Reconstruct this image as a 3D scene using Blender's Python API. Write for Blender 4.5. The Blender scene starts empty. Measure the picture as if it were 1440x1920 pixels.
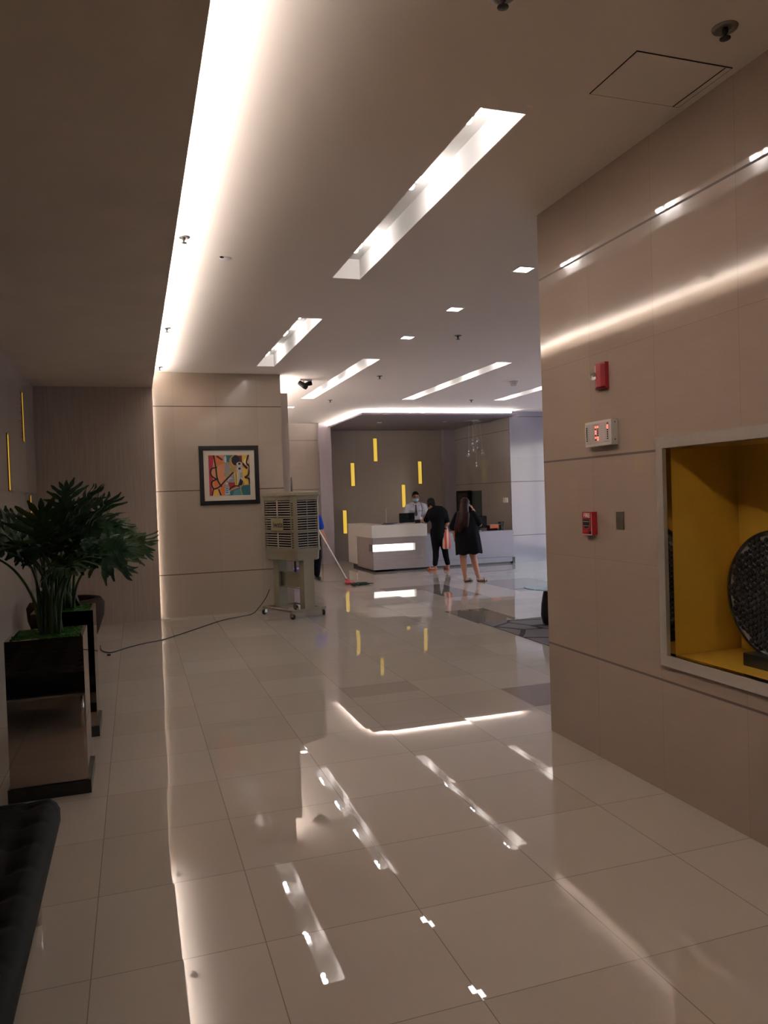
import bpy, bmesh, math, random
from mathutils import Vector, Matrix, Euler
PI = math.pi
COL = bpy.context.scene.collection
R = math.radians

# ------------------------------------------------------------------ materials
class NT:
    def __init__(s, name):
        s.m = bpy.data.materials.new(name); s.m.use_nodes = True
        s.t = s.m.node_tree; s.b = s.t.nodes['Principled BSDF']
    def n(s, typ, **kw):
        x = s.t.nodes.new(typ)
        for k, v in kw.items(): setattr(x, k, v)
        return x
    def link(s, a, b): s.t.links.new(a, b)
    def val(s, sock, v):
        if hasattr(v, 'is_output'): s.link(v, sock)
        else: sock.default_value = v
    def math(s, op, a, b=None, c=None, clamp=False):
        x = s.n('ShaderNodeMath', operation=op); x.use_clamp = clamp
        s.val(x.inputs[0], a)
        if b is not None: s.val(x.inputs[1], b)
        if c is not None: s.val(x.inputs[2], c)
        return x.outputs[0]
    def mix(s, f, a, b):
        x = s.n('ShaderNodeMix', data_type='RGBA')
        s.val(x.inputs[0], f)
        s.val(x.inputs[6], a if hasattr(a, 'is_output') else (*a, 1)); s.val(x.inputs[7], b if hasattr(b, 'is_output') else (*b, 1))
        return x.outputs[2]
    def pos(s):
        g = s.n('ShaderNodeNewGeometry'); x = s.n('ShaderNodeSeparateXYZ'); s.link(g.outputs['Position'], x.inputs[0])
        s.geo = g
        return x.outputs
    def grid(s, c, off, size, w):
        """1 where coordinate c lies within w of a line off + k*size"""
        a = s.math('SUBTRACT', c, off - size * 1000); a = s.math('MODULO', a, size)
        a = s.math('SUBTRACT', a, size / 2); a = s.math('ABSOLUTE', a)
        return s.math('GREATER_THAN', a, size / 2 - w)
    def line(s, c, v, w):
        a = s.math('ABSOLUTE', s.math('SUBTRACT', c, v)); return s.math('LESS_THAN', a, w)
    def noise(s, scale, detail=3, vec=None, stretch=None):
        x = s.n('ShaderNodeTexNoise'); x.inputs['Scale'].default_value = scale; x.inputs['Detail'].default_value = detail
        if stretch:
            g = s.n('ShaderNodeNewGeometry'); m = s.n('ShaderNodeMapping'); m.inputs['Scale'].default_value = stretch
            s.link(g.outputs['Position'], m.inputs[0]); s.link(m.outputs[0], x.inputs['Vector'])
        return x.outputs['Fac']

def lin(h):
    f = lambda c: c / 12.92 if c <= .04045 else ((c + .055) / 1.055) ** 2.4
    return tuple(f(int(h[i:i + 2], 16) / 255) for i in (0, 2, 4))

def plain(name, col, rough=.5, metal=0, coat=0, emis=None, es=0, trans=0, ior=1.5, alpha=1, spec=.5, noise=.06, nscale=30, bump=0):
    t = NT(name); b = t.b
    c = lin(col) if isinstance(col, str) else col
    if noise and not trans:
        f = t.noise(nscale)
        k = t.math('SUBTRACT', f, .5); k = t.math('MULTIPLY_ADD', k, noise * 2, 1)
        vm = t.n('ShaderNodeVectorMath', operation='SCALE'); vm.inputs[0].default_value = c; t.link(k, vm.inputs['Scale'])
        t.link(vm.outputs[0], b.inputs['Base Color'])
        if bump:
            bp = t.n('ShaderNodeBump'); bp.inputs['Strength'].default_value = bump; bp.inputs['Distance'].default_value = .01
            t.link(f, bp.inputs['Height']); t.link(bp.outputs[0], b.inputs['Normal'])
    else: b.inputs['Base Color'].default_value = (*c, 1)
    b.inputs['Roughness'].default_value = rough; b.inputs['Metallic'].default_value = metal
    b.inputs['IOR'].default_value = ior; b.inputs['Transmission Weight'].default_value = trans
    b.inputs['Specular IOR Level'].default_value = spec; b.inputs['Coat Weight'].default_value = coat; b.inputs['Alpha'].default_value = alpha
    if emis is not None:
        b.inputs['Emission Color'].default_value = (*(lin(emis) if isinstance(emis, str) else emis), 1); b.inputs['Emission Strength'].default_value = es
    return t.m

def tile_wall(name, col, axis, off, size, grooves, faint, rough=.12, grain=.045, tilt=.004, groove_col=(.09, .055, .04), hj=.0016, spec=.5, gw=.0065):
    """polished wall tile: horizontal grain, open shadow grooves, faint joints"""
    t = NT(name); p = t.pos(); h = p[0] if axis == 'X' else p[1]; z = p[2]
    st = (1.2, 1.2, 42)
    f = t.noise(3.0, 4, stretch=st); f2 = t.noise(.7, 2)
    k = t.math('MULTIPLY_ADD', t.math('SUBTRACT', f, .5), grain * 2, 1)
    k = t.math('MULTIPLY', k, t.math('MULTIPLY_ADD', t.math('SUBTRACT', f2, .5), .08, 1))
    # tone per tile
    cell = t.n('ShaderNodeCombineXYZ')
    t.link(t.math('FLOOR', t.math('DIVIDE', t.math('SUBTRACT', h, off), size)), cell.inputs[0])
    t.link(t.math('FLOOR', t.math('DIVIDE', z, .615)), cell.inputs[1])
    wn = t.n('ShaderNodeTexWhiteNoise', noise_dimensions='3D'); t.link(cell.outputs[0], wn.inputs['Vector'])
    k = t.math('MULTIPLY', k, t.math('MULTIPLY_ADD', t.math('SUBTRACT', wn.outputs['Value'], .5), .06, 1))
    vm = t.n('ShaderNodeVectorMath', operation='SCALE'); vm.inputs[0].default_value = lin(col); t.link(k, vm.inputs['Scale'])
    gm = None
    for g in grooves:
        l = t.line(z, g, gw); gm = l if gm is None else t.math('MAXIMUM', gm, l)
    fm = t.grid(h, off, size, hj)
    for g in faint: fm = t.math('MAXIMUM', fm, t.line(z, g, hj))
    c = t.mix(t.math('MULTIPLY', fm, .27), vm.outputs[0], groove_col)
    if gm is not None: c = t.mix(gm, c, groove_col)
    t.link(c, t.b.inputs['Base Color'])
    t.b.inputs['Roughness'].default_value = rough
    t.b.inputs['Specular IOR Level'].default_value = spec
    if gm is not None: t.link(t.math('MULTIPLY_ADD', gm, .5, rough), t.b.inputs['Roughness'])
    # each tile sits very slightly out of true
    s1 = t.n('ShaderNodeVectorMath', operation='SUBTRACT'); t.link(wn.outputs['Color'], s1.inputs[0]); s1.inputs[1].default_value = (.5, .5, .5)
    s2 = t.n('ShaderNodeVectorMath', operation='SCALE'); t.link(s1.outputs[0], s2.inputs[0]); s2.inputs['Scale'].default_value = tilt
    s3 = t.n('ShaderNodeVectorMath', operation='ADD'); t.link(s2.outputs[0], s3.inputs[0]); t.link(t.geo.outputs['Normal'], s3.inputs[1])
    s4 = t.n('ShaderNodeVectorMath', operation='NORMALIZE'); t.link(s3.outputs[0], s4.inputs[0]); t.link(s4.outputs[0], t.b.inputs['Normal'])
    return t.m

GX, GY, SX, SY = .405, 2.82, .6117, .585
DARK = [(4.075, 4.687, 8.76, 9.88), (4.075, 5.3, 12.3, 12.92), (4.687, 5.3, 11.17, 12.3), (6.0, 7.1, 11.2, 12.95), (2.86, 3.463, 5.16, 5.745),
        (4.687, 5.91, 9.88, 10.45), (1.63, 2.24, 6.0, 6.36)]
def floor_mat():
    t = NT('polished_floor_tile'); p = t.pos(); x, y = p[0], p[1]
    ix = t.math('FLOOR', t.math('DIVIDE', t.math('SUBTRACT', x, GX), SX)); iy = t.math('FLOOR', t.math('DIVIDE', t.math('SUBTRACT', y, GY), SY))
    cell = t.n('ShaderNodeCombineXYZ'); t.link(ix, cell.inputs[0]); t.link(iy, cell.inputs[1])
    wn = t.n('ShaderNodeTexWhiteNoise', noise_dimensions='3D'); t.link(cell.outputs[0], wn.inputs['Vector'])
    base = t.mix(wn.outputs['Value'], FLOOR_A, FLOOR_B)
    f = t.noise(2.5, 4); base = t.mix(t.math('MULTIPLY', f, .12), base, (.38, .33, .29))
    dm = None
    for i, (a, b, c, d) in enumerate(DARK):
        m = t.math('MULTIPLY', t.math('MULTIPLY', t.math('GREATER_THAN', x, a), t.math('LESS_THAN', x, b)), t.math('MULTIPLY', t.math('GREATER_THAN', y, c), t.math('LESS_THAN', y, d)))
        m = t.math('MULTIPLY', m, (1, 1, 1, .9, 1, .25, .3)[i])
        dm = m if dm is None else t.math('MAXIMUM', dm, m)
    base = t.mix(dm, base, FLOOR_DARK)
    jl = t.math('MAXIMUM', t.grid(x, GX, SX, .0019), t.grid(y, GY, SY, .0017))
    f3 = t.noise(1.1, 2); jl = t.math('MULTIPLY', jl, t.math('MULTIPLY', f3, 1.1, clamp=True))
    base = t.mix(jl, base, (.06, .04, .03))
    t.link(base, t.b.inputs['Base Color'])
    t.link(t.math('MULTIPLY_ADD', jl, .04, .012), t.b.inputs['Roughness'])
    t.b.inputs['IOR'].default_value = 1.72
    s1 = t.n('ShaderNodeVectorMath', operation='SUBTRACT'); t.link(wn.outputs['Color'], s1.inputs[0]); s1.inputs[1].default_value = (.5, .5, .5)
    s2 = t.n('ShaderNodeVectorMath', operation='MULTIPLY'); t.link(s1.outputs[0], s2.inputs[0]); s2.inputs[1].default_value = (.0065, .0065, 0)
    # faint polish waviness
    nz = t.n('ShaderNodeTexNoise'); nz.inputs['Scale'].default_value = 3.0; nz.inputs['Detail'].default_value = 1; t.link(t.geo.outputs['Position'], nz.inputs['Vector'])
    w1 = t.n('ShaderNodeVectorMath', operation='SUBTRACT'); t.link(nz.outputs['Color'], w1.inputs[0]); w1.inputs[1].default_value = (.5, .5, .5)
    w2 = t.n('ShaderNodeVectorMath', operation='MULTIPLY'); t.link(w1.outputs[0], w2.inputs[0]); w2.inputs[1].default_value = (.0011, .0011, 0)
    s3 = t.n('ShaderNodeVectorMath', operation='ADD'); t.link(s2.outputs[0], s3.inputs[0]); t.link(t.geo.outputs['Normal'], s3.inputs[1])
    s5 = t.n('ShaderNodeVectorMath', operation='ADD'); t.link(s3.outputs[0], s5.inputs[0]); t.link(w2.outputs[0], s5.inputs[1])
    s4 = t.n('ShaderNodeVectorMath', operation='NORMALIZE'); t.link(s5.outputs[0], s4.inputs[0]); t.link(s4.outputs[0], t.b.inputs['Normal'])
    return t.m

def streak(name, col, rough=.45, vert=True, amt=.22, spec=.4):
    """laminate with fine thread-like streaks"""
    t = NT(name)
    f = t.noise(2.0, 5, stretch=(60, 60, 1.1) if vert else (1.1, 1.1, 60)); f2 = t.noise(1.2, 2)
    k = t.math('MULTIPLY_ADD', t.math('SUBTRACT', f, .5), amt * 2, 1)
    k = t.math('MULTIPLY', k, t.math('MULTIPLY_ADD', t.math('SUBTRACT', f2, .5), .15, 1))
    vm = t.n('ShaderNodeVectorMath', operation='SCALE'); vm.inputs[0].default_value = lin(col); t.link(k, vm.inputs['Scale'])
    t.link(vm.outputs[0], t.b.inputs['Base Color']); t.b.inputs['Roughness'].default_value = rough
    t.b.inputs['Specular IOR Level'].default_value = spec
    return t.m

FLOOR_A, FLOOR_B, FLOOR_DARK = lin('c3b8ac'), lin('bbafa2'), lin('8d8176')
M = {}
M['floor'] = floor_mat()
M['ceil'] = plain('painted_ceiling', 'efe2d5', .85, noise=.03, nscale=3)
M['white_paint'] = plain('white_channel_paint', 'e6e2de', .7, noise=.02)
M['soffit'] = streak('brown_soffit_laminate', 'cabaa9', .55, vert=False, amt=.12)
M['recess'] = streak('taupe_fabric_laminate', 'a89990', .6, amt=.3)
M['pillar'] = streak('grey_laminate_daylight_tint', 'a1979a', .5, amt=.15)  # taupe-grey laminate with the lavender of far daylight mixed into its colour
M['wallR'] = tile_wall('wall_tile_right', '998779', 'Y', 2.82, .6, (.61, 1.845, 3.08), (1.225, 2.46), rough=.03)
M['wallL'] = tile_wall('wall_tile_left', 'a09386', 'Y', 3.0, 1.2, (.61, 1.83), (1.22,), rough=.16)
M['wallP'] = tile_wall('wall_tile_picture', 'ad9f91', 'X', .58, .6, (.62, 1.82, 3.035), (), rough=.14)
M['wallF'] = tile_wall('wall_tile_far', '9c9187', 'X', 2.9, 1.2, (.63, 1.88, 3.1), (), rough=.15)
M['wallB'] = tile_wall('wall_tile_reception', 'a4978b', 'X', 4.4, 1.2, (), (), rough=.2, spec=.22, tilt=.0)
M['wallS'] = tile_wall('wall_tile_side', '9c938d', 'Y', 15.9, 1.2, (.63, 1.885, 3.1), (), rough=.12)
M['wallQ'] = tile_wall('wall_tile_daylight_tint', '98949b', 'X', 8.35, 1.2, (.63, 1.885, 3.4), (), rough=.14)  # tile colour carries the bluish cast of window daylight
M['bulb'] = plain('lamp_bulb', 'ffffff', .4, emis=(1, .96, .945), es=42, noise=0)
M['cove'] = plain('cove_tube', 'ffffff', .4, emis=(1, .97, .965), es=46, noise=0)
M['cove2'] = plain('cove_tube_short', 'ffffff', .4, emis=(1, .955, .94), es=60, noise=0)
M['panel_light'] = plain('downlight_diffuser', 'ffffff', .4, emis=(1, .95, .92), es=22, noise=0)
M['slotglow'] = plain('desk_backlit_panel', 'ffffff', .4, emis=(1, .95, .92), es=1.05, noise=0)
M['yellow_glow'] = plain('backlit_yellow_panel', 'c89a10', .35, emis=(1, .68, .10), es=.42, noise=0)
M['yellow'] = plain('yellow_niche_paint', 'c49a35', .40, noise=.04, nscale=4)
M['yellow_edge'] = plain('amber_recess_edge', '9a6a08', .4)
M['steel'] = plain('polished_steel', 'cfc6bc', .28, metal=.55, noise=.03)
M['mirror'] = plain('mirror_steel', 'b9aa9f', .03, metal=1, noise=0)
M['chrome'] = plain('chrome', 'e2e2e2', .07, metal=1, noise=0)
M['black'] = plain('black_lacquer', '0b0a0a', .3)
M['blackm'] = plain('matte_black', '111010', .7, spec=.12)
M['leather'] = plain('black_leather', '0d0e0e', .6, noise=.15, nscale=60, spec=.1)
M['brown_leather'] = plain('brown_leather', '33231e', .7, noise=.1, spec=.12)
M['leaf'] = plain('dark_leaf', '2a442e', .5, noise=.35, nscale=12, spec=.12)
M['leaf2'] = plain('dark_leaf_old', '35492a', .5, noise=.35, nscale=12, spec=.12)
M['stem'] = plain('leaf_stem', '41553a', .5, noise=.25, spec=.12)
M['moss'] = plain('green_moss', '4c8a34', .95, noise=.6, nscale=70, bump=1)
M['soil'] = plain('dark_soil', '17120e', .95, noise=.5, nscale=60)
M['cooler'] = plain('khaki_plastic', '7d7460', .55, noise=.05)
M['cooler2'] = plain('khaki_grey_louvre', '90867b', .5, noise=.04)
M['dark_in'] = plain('dark_louvre_gap', '0a0807', .9)
M['badge'] = plain('olive_badge', '857a58', .5)
M['ink'] = plain('black_ink', '15130f', .5)
M['rubber'] = plain('black_rubber', '141414', .6)
M['red'] = plain('red_enamel', '9c1420', .32, coat=.3)
M['redp'] = plain('red_plastic', 'c03842', .4)
M['white'] = plain('white_plastic', 'cfc6be', .4, noise=.02)
M['white2'] = plain('white_print', 'e8e0dc', .5, noise=0)
M['grey'] = plain('grey_print', '8b8480', .5, noise=0)
M['led_red'] = plain('lit_red_led', 'ff3020', .4, emis=(1, .08, .05), es=4, noise=0)
M['led_off'] = plain('unlit_led', '100505', .3, noise=0)
M['glass'] = plain('clear_glass', 'ffffff', .02, trans=1, ior=1.45)
M['tglass'] = plain('green_table_glass', 'b8d8cc', .02, trans=1, ior=1.5)
M['smoke'] = plain('smoky_glass', '39443f', .05, noise=0)
M['desk_white'] = plain('desk_white_solid_surface', 'dcd6ce', .25, noise=.02)
M['desk_wood'] = streak('desk_grey_wood', 'a09593', .3, vert=False, amt=.22)
M['counter'] = streak('counter_laminate_daylight_tint', '979098', .4, vert=False, amt=.08)  # lilac cast of daylight put into the laminate colour
M['plinth'] = plain('dark_plinth', '1a1416', .35)
M['carpet'] = None
M['skin'] = plain('skin', 'b07c62', .5, noise=.06)
M['skin2'] = plain('skin_tan', '9a6a50', .5, noise=.06)
M['hair'] = plain('black_hair', '0d0a0a', .45, noise=.4, nscale=80, spec=.12)
M['hair2'] = plain('dark_brown_hair', '2a1614', .42, noise=.4, nscale=80, spec=.12)
M['cloth_black'] = plain('black_cloth', '0b0b0d', .85, noise=.3, spec=.12)
M['cloth_shirt'] = plain('pale_grey_shirt', 'b8b6c0', .8, noise=.08, nscale=20)
M['cloth_blue'] = plain('blue_shirt', '1c3fa8', .8, noise=.15, nscale=15, spec=.12)
M['cloth_navy'] = plain('navy_trousers', '14151f', .85, noise=.2, spec=.12)
M['eye_white'] = plain('eye_white', '9a8f88', .4, noise=0)
M['mask'] = plain('pale_blue_mask', '8fc0da', .7, noise=.03)
M['sandal'] = plain('tan_sandal', 'b0603c', .6)
M['sandal_w'] = plain('white_sandal', 'd0ccc8', .5)
M['sole'] = plain('dark_sole', '201818', .7)
M['mop'] = plain('dark_green_mop', '10352a', .95, noise=.5, nscale=90, bump=1)
M['bucket'] = plain('violet_blue_plastic', '6a62b8', .35, noise=.05)
M['paper'] = plain('printed_paper', '9a94a8', .6, noise=.2, nscale=40)
M['paper_dark'] = plain('dark_leaflet', '2c2840', .5, noise=.3, nscale=40)
M['orange'] = plain('orange_tray', 'c25a20', .5)
M['screen'] = plain('dark_screen', '15181a', .12)
M['gap_shade'] = plain('hatch_gap_shade', '1d1712', .9)  # near-black colour standing in for shade in the hatch gap
M['sprk'] = plain('sprinkler_metal', '8a857d', .35, metal=.8)
M['sprd'] = plain('sprinkler_dark', '2a2622', .5, metal=.3)
M['bag'] = None
M['brick_dark'] = plain('dark_base', '0d0b0a', .5)

def carpet_mat():
    t = NT('lounge_carpet')
    v = t.n('ShaderNodeTexVoronoi', feature='DISTANCE_TO_EDGE'); v.inputs['Scale'].default_value = 1.5
    g = t.n('ShaderNodeNewGeometry'); nz = t.n('ShaderNodeTexNoise'); nz.inputs['Scale'].default_value = .8
    mp = t.n('ShaderNodeVectorMath', operation='ADD'); t.link(g.outputs['Position'], mp.inputs[0]); t.link(nz.outputs['Color'], mp.inputs[1]); t.link(mp.outputs[0], v.inputs['Vector'])
    m = t.math('LESS_THAN', v.outputs['Distance'], .028)
    fl = t.noise(150, 2)
    base = t.mix(fl, lin('5c5354'), lin('6f6768'))
    t.link(t.mix(m, base, lin('251a1e')), t.b.inputs['Base Color']); t.b.inputs['Roughness'].default_value = .95
    return t.m
M['carpet'] = carpet_mat()
def bag_mat():
    t = NT('red_white_striped_bag'); g = t.n('ShaderNodeTexCoord'); s = t.n('ShaderNodeSeparateXYZ'); t.link(g.outputs['Generated'], s.inputs[0])
    a = t.math('GREATER_THAN', t.math('SINE', t.math('MULTIPLY', s.outputs[0], 12)), .25)
    t.link(t.mix(a, lin('c24a44'), lin('d8c0a8')), t.b.inputs['Base Color']); t.b.inputs['Roughness'].default_value = .5
    return t.m
M['bag'] = bag_mat()

# ------------------------------------------------------------------ geometry helpers
class G:
    """collects shapes for ONE mesh"""
    def __init__(s): s.b = bmesh.new(); s.mats = []; s.cur = 0
    def mat(s, m):
        if m not in s.mats: s.mats.append(m)
        s.cur = s.mats.index(m); return s
    def _f(s, vs, smooth=False):
        try: f = s.b.faces.new(vs)
        except ValueError: return None
        f.material_index = s.cur; f.smooth = smooth; return f
    def quad(s, pts, smooth=False): return s._f([s.b.verts.new(p) for p in pts], smooth)
    def box(s, x0, x1, y0, y1, z0, z1, mx=None):
        v = [Vector((x, y, z)) for x in (x0, x1) for y in (y0, y1) for z in (z0, z1)]
        if mx: v = [mx @ p for p in v]
        v = [s.b.verts.new(p) for p in v]
        for q in ((0, 1, 3, 2), (4, 6, 7, 5), (0, 4, 5, 1), (2, 3, 7, 6), (0, 2, 6, 4), (1, 5, 7, 3)): s._f([v[i] for i in q])
        return s
    def rings(s, rs, closed=True, cap=True, smooth=True):
        vs = [[s.b.verts.new(p) for p in r] for r in rs]; n = len(vs[0])
        for a, b in zip(vs, vs[1:]):
            for i in range(n if closed else n - 1):
                j = (i + 1) % n; s._f([a[i], a[j], b[j], b[i]], smooth)
        if cap and closed:
            s._f(vs[0][::-1]); s._f(vs[-1])
        return s
    def tube(s, pts, rad, n=10, cap=True, flat=1):
        pts = [Vector(p) for p in pts]; rs = []
        if not hasattr(rad, '__len__'): rad = [rad] * len(pts)
        t0 = (pts[1] - pts[0]).normalized(); up = Vector((0, 0, 1)) if abs(t0.z) < .95 else Vector((1, 0, 0))
        a = t0.cross(up).normalized()
        for i, p in enumerate(pts):
            t = (pts[min(i + 1, len(pts) - 1)] - pts[max(i - 1, 0)]).normalized()
            a = (a - t * a.dot(t)).normalized(); b = t.cross(a)
            rs.append([p + (a * math.cos(k * 2 * PI / n) + b * math.sin(k * 2 * PI / n) * flat) * rad[i] for k in range(n)])
        return s.rings(rs, cap=cap)
    def lathe(s, prof, n=24, c=(0, 0, 0), mx=None, cap=True):
        rs = []
        for r, z in prof:
            r = max(r, 1e-4)
            ring = [Vector((c[0] + r * math.cos(k * 2 * PI / n), c[1] + r * math.sin(k * 2 * PI / n), c[2] + z)) for k in range(n)]
            if mx: ring = [mx @ p for p in ring]
            rs.append(ring)
        return s.rings(rs, cap=cap)
    def ball(s, c, r, n=14, m=8, sc=(1, 1, 1)):
        rs = []
        for i in range(1, m):
            a = -PI / 2 + PI * i / m
            rs.append([Vector((c[0] + r * sc[0] * math.cos(a) * math.cos(k * 2 * PI / n), c[1] + r * sc[1] * math.cos(a) * math.sin(k * 2 * PI / n), c[2] + r * sc[2] * math.sin(a))) for k in range(n)])
        return s.rings(rs)
    def poly(s, pts, depth=None, smooth=False):
        """planar outline, optionally extruded by vector depth"""
        if depth is None: return s._f([s.b.verts.new(p) for p in pts])
        d = Vector(depth); a = [s.b.verts.new(p) for p in pts]; b = [s.b.verts.new(Vector(p) + d) for p in pts]
        s._f(a[::-1]); s._f(b); n = len(a)
        for i in range(n): s._f([a[i], a[(i + 1) % n], b[(i + 1) % n], b[i]])
        return s
    def text(s, body, size, mx, depth=.001, bold=0):
        cu = bpy.data.curves.new('t', 'FONT'); cu.body = body; cu.size = size; cu.extrude = depth; cu.offset = bold; cu.align_x = 'CENTER'; cu.align_y = 'CENTER'
        o = bpy.data.objects.new('t', cu); COL.objects.link(o); dg = bpy.context.evaluated_depsgraph_get(); dg.update()
        me = bpy.data.meshes.new_from_object(o.evaluated_get(dg)); me.transform(mx)
        n0 = len(s.b.faces); s.b.from_mesh(me); s.b.faces.ensure_lookup_table()
        for f in s.b.faces[n0:]: f.material_index = s.cur
        bpy.data.objects.remove(o); bpy.data.curves.remove(cu); bpy.data.meshes.remove(me)
        return s
    def mesh(s, name, m=None, bevel=0, seg=2, normals=True):
        if bevel:
            es = [e for e in s.b.edges if len(e.link_faces) == 2 and e.calc_face_angle(0) > .6]
            bmesh.ops.bevel(s.b, geom=es, offset=bevel, segments=seg, affect='EDGES', profile=.6, clamp_overlap=True)
        if normals: bmesh.ops.recalc_face_normals(s.b, faces=s.b.faces[:])
        me = bpy.data.meshes.new(name); s.b.to_mesh(me); s.b.free()
        for x in (s.mats or [m]): me.materials.append(x)
        return me

def add(name, g, m=None, parent=None, bevel=0, seg=2, kind=None, normals=True, world=False, **props):
    """link one collected mesh as ONE object"""
    me = g.mesh(name, m, bevel, seg, normals) if isinstance(g, G) else g
    o = bpy.data.objects.new(name, me); COL.objects.link(o)
    if parent:
        o.parent = parent
        if world:
            q = parent; mw = Matrix.Identity(4)
            while q: mw = q.matrix_basis @ mw; q = q.parent
            me.transform(mw.inverted())
    if kind: o['kind'] = kind
    for k, v in props.items(): o[k] = v
    return o

def thing(name, label, cat, loc=(0, 0, 0), rz=0, group=None):
    o = bpy.data.objects.new(name, None); COL.objects.link(o); o.empty_display_size = .1
    o.location = loc; o.rotation_euler = (0, 0, rz); o['label'] = label; o['category'] = cat
    if group: o['group'] = group
    return o

def dup(root, loc, rz=None, label=None):
    def cp(o, par):
        c = o.copy(); COL.objects.link(c)
        if par: c.parent = par
        for ch in [q for q in bpy.data.objects if q.parent == o and q is not c]: cp(ch, c)
        return c
    r = cp(root, None); r.location = loc
    if rz is not None: r.rotation_euler = (0, 0, rz)
    if label: r['label'] = label
    return r

def struct(name, g, m=None, **k): return add(name, g, m, kind='structure', **k)

def blob(name, parts, m, voxel=.012, smooth=6, parent=None, **k):
    """continuous surface grown from overlapping tapered limbs: ('c', p0, r0, p1, r1) and ('e', centre, radii[, rotation])"""
    g = G()
    for q in parts:
        if q[0] == 'c':
            a, b = Vector(q[1]), Vector(q[3]); d = (b - a); L = max(d.length, 1e-4); d.normalize()
            up = Vector((0, 0, 1)) if abs(d.z) < .9 else Vector((1, 0, 0)); u = d.cross(up).normalized(); v = d.cross(u)
            r0, r1 = q[2], q[4]; n = 14; rs = []
            for i in range(1, 5):
                t = -PI / 2 + PI / 2 * i / 4
                rs.append([a + d * (r0 * math.sin(t)) + (u * math.cos(w * 2 * PI / n) + v * math.sin(w * 2 * PI / n)) * r0 * math.cos(t) for w in range(n)])
            for i in range(0, 4):
                t = PI / 2 * i / 4
                rs.append([b + d * (r1 * math.sin(t)) + (u * math.cos(w * 2 * PI / n) + v * math.sin(w * 2 * PI / n)) * r1 * math.cos(t) for w in range(n)])
            g.rings(rs)
        else:
            n, mm = 18, 10; rot = Euler(q[3]).to_matrix() if len(q) > 3 else Matrix.Identity(3); rs = []
            for i in range(1, mm):
                t = -PI / 2 + PI * i / mm
                rs.append([Vector(q[1]) + rot @ Vector((q[2][0] * math.cos(t) * math.cos(w * 2 * PI / n), q[2][1] * math.cos(t) * math.sin(w * 2 * PI / n), q[2][2] * math.sin(t))) for w in range(n)])
            g.rings(rs)
    me = g.mesh('tmp', m)
    o = bpy.data.objects.new('tmp', me); COL.objects.link(o)
    md = o.modifiers.new('r', 'REMESH'); md.mode = 'VOXEL'; md.voxel_size = voxel; md.use_smooth_shade = True
    sm = o.modifiers.new('s', 'SMOOTH'); sm.factor = .5; sm.iterations = smooth
    dg = bpy.context.evaluated_depsgraph_get(); dg.update()
    out = bpy.data.meshes.new_from_object(o.evaluated_get(dg)); out.name = name
    bpy.data.objects.remove(o); bpy.data.meshes.remove(me)
    out.materials.clear(); out.materials.append(m)
    for p in out.polygons: p.use_smooth = True
    return add(name, out, parent=parent, **k)

def pts_catmull(P, n=8):
    P = [Vector(p) for p in P]; Q = [P[0]] + P + [P[-1]]; out = []
    for i in range(1, len(Q) - 2):
        for k in range(n):
            t = k / n; a, b, c, d = Q[i - 1], Q[i], Q[i + 1], Q[i + 2]
            out.append(.5 * ((2 * b) + (-a + c) * t + (2 * a - 5 * b + 4 * c - d) * t * t + (-a + 3 * b - 3 * c + d) * t ** 3))
    out.append(P[-1]); return out

CEIL = 3.52
# ------------------------------------------------------------------ the room
XL, XR, YB = -1.24, 2.67, 11.30
XE, YN = 10.4, -4.0        # far right wall, wall behind the entrance

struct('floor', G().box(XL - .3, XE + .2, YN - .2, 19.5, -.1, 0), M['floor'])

SLOTS = [(1.67, 1.92, -2.2, .9), (1.67, 1.92, 3.38, 6.30), (1.69, 1.94, 7.76, 10.65), (3.02, 3.27, 9.90, 14.0), (5.03, 5.28, 9.90, 14.0), (7.00, 7.25, 9.90, 14.0)]
DOWN = [(3.19, 5.74), (3.16, 7.12), (3.15, 8.50), (3.10, 15.3), (5.2, 5.8), (5.2, 7.2), (7.2, 7.1), (8.9, 8.5), (8.9, 12.5)]
holes = SLOTS + [(x - .065, x + .065, y - .065, y + .065) for x, y in DOWN]
def holed_plane(g, x0, x1, y0, y1, z, holes, th):
    xs = sorted({x0, x1, *[v for h in holes for v in h[:2] if x0 < v < x1]}); ys = sorted({y0, y1, *[v for h in holes for v in h[2:] if y0 < v < y1]})
    for a, b in zip(xs, xs[1:]):
        run = None
        for c, d in zip(ys, ys[1:]):
            cx, cy = (a + b) / 2, (c + d) / 2
            if any(h[0] < cx < h[1] and h[2] < cy < h[3] for h in holes):
                if run: g.box(a, b, run[0], run[1], z, z + th); run = None
            else: run = (run[0], d) if run else (c, d)
        if run: g.box(a, b, run[0], run[1], z, z + th)
g = G(); holed_plane(g, XL - .3, XE + .2, YN - .2, 19.5, CEIL, holes, .02); g.box(XL - .3, XE + .2, YN - .2, 19.5, CEIL + .3, CEIL + .34)
struct('ceiling', g, M['ceil'])

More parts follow.
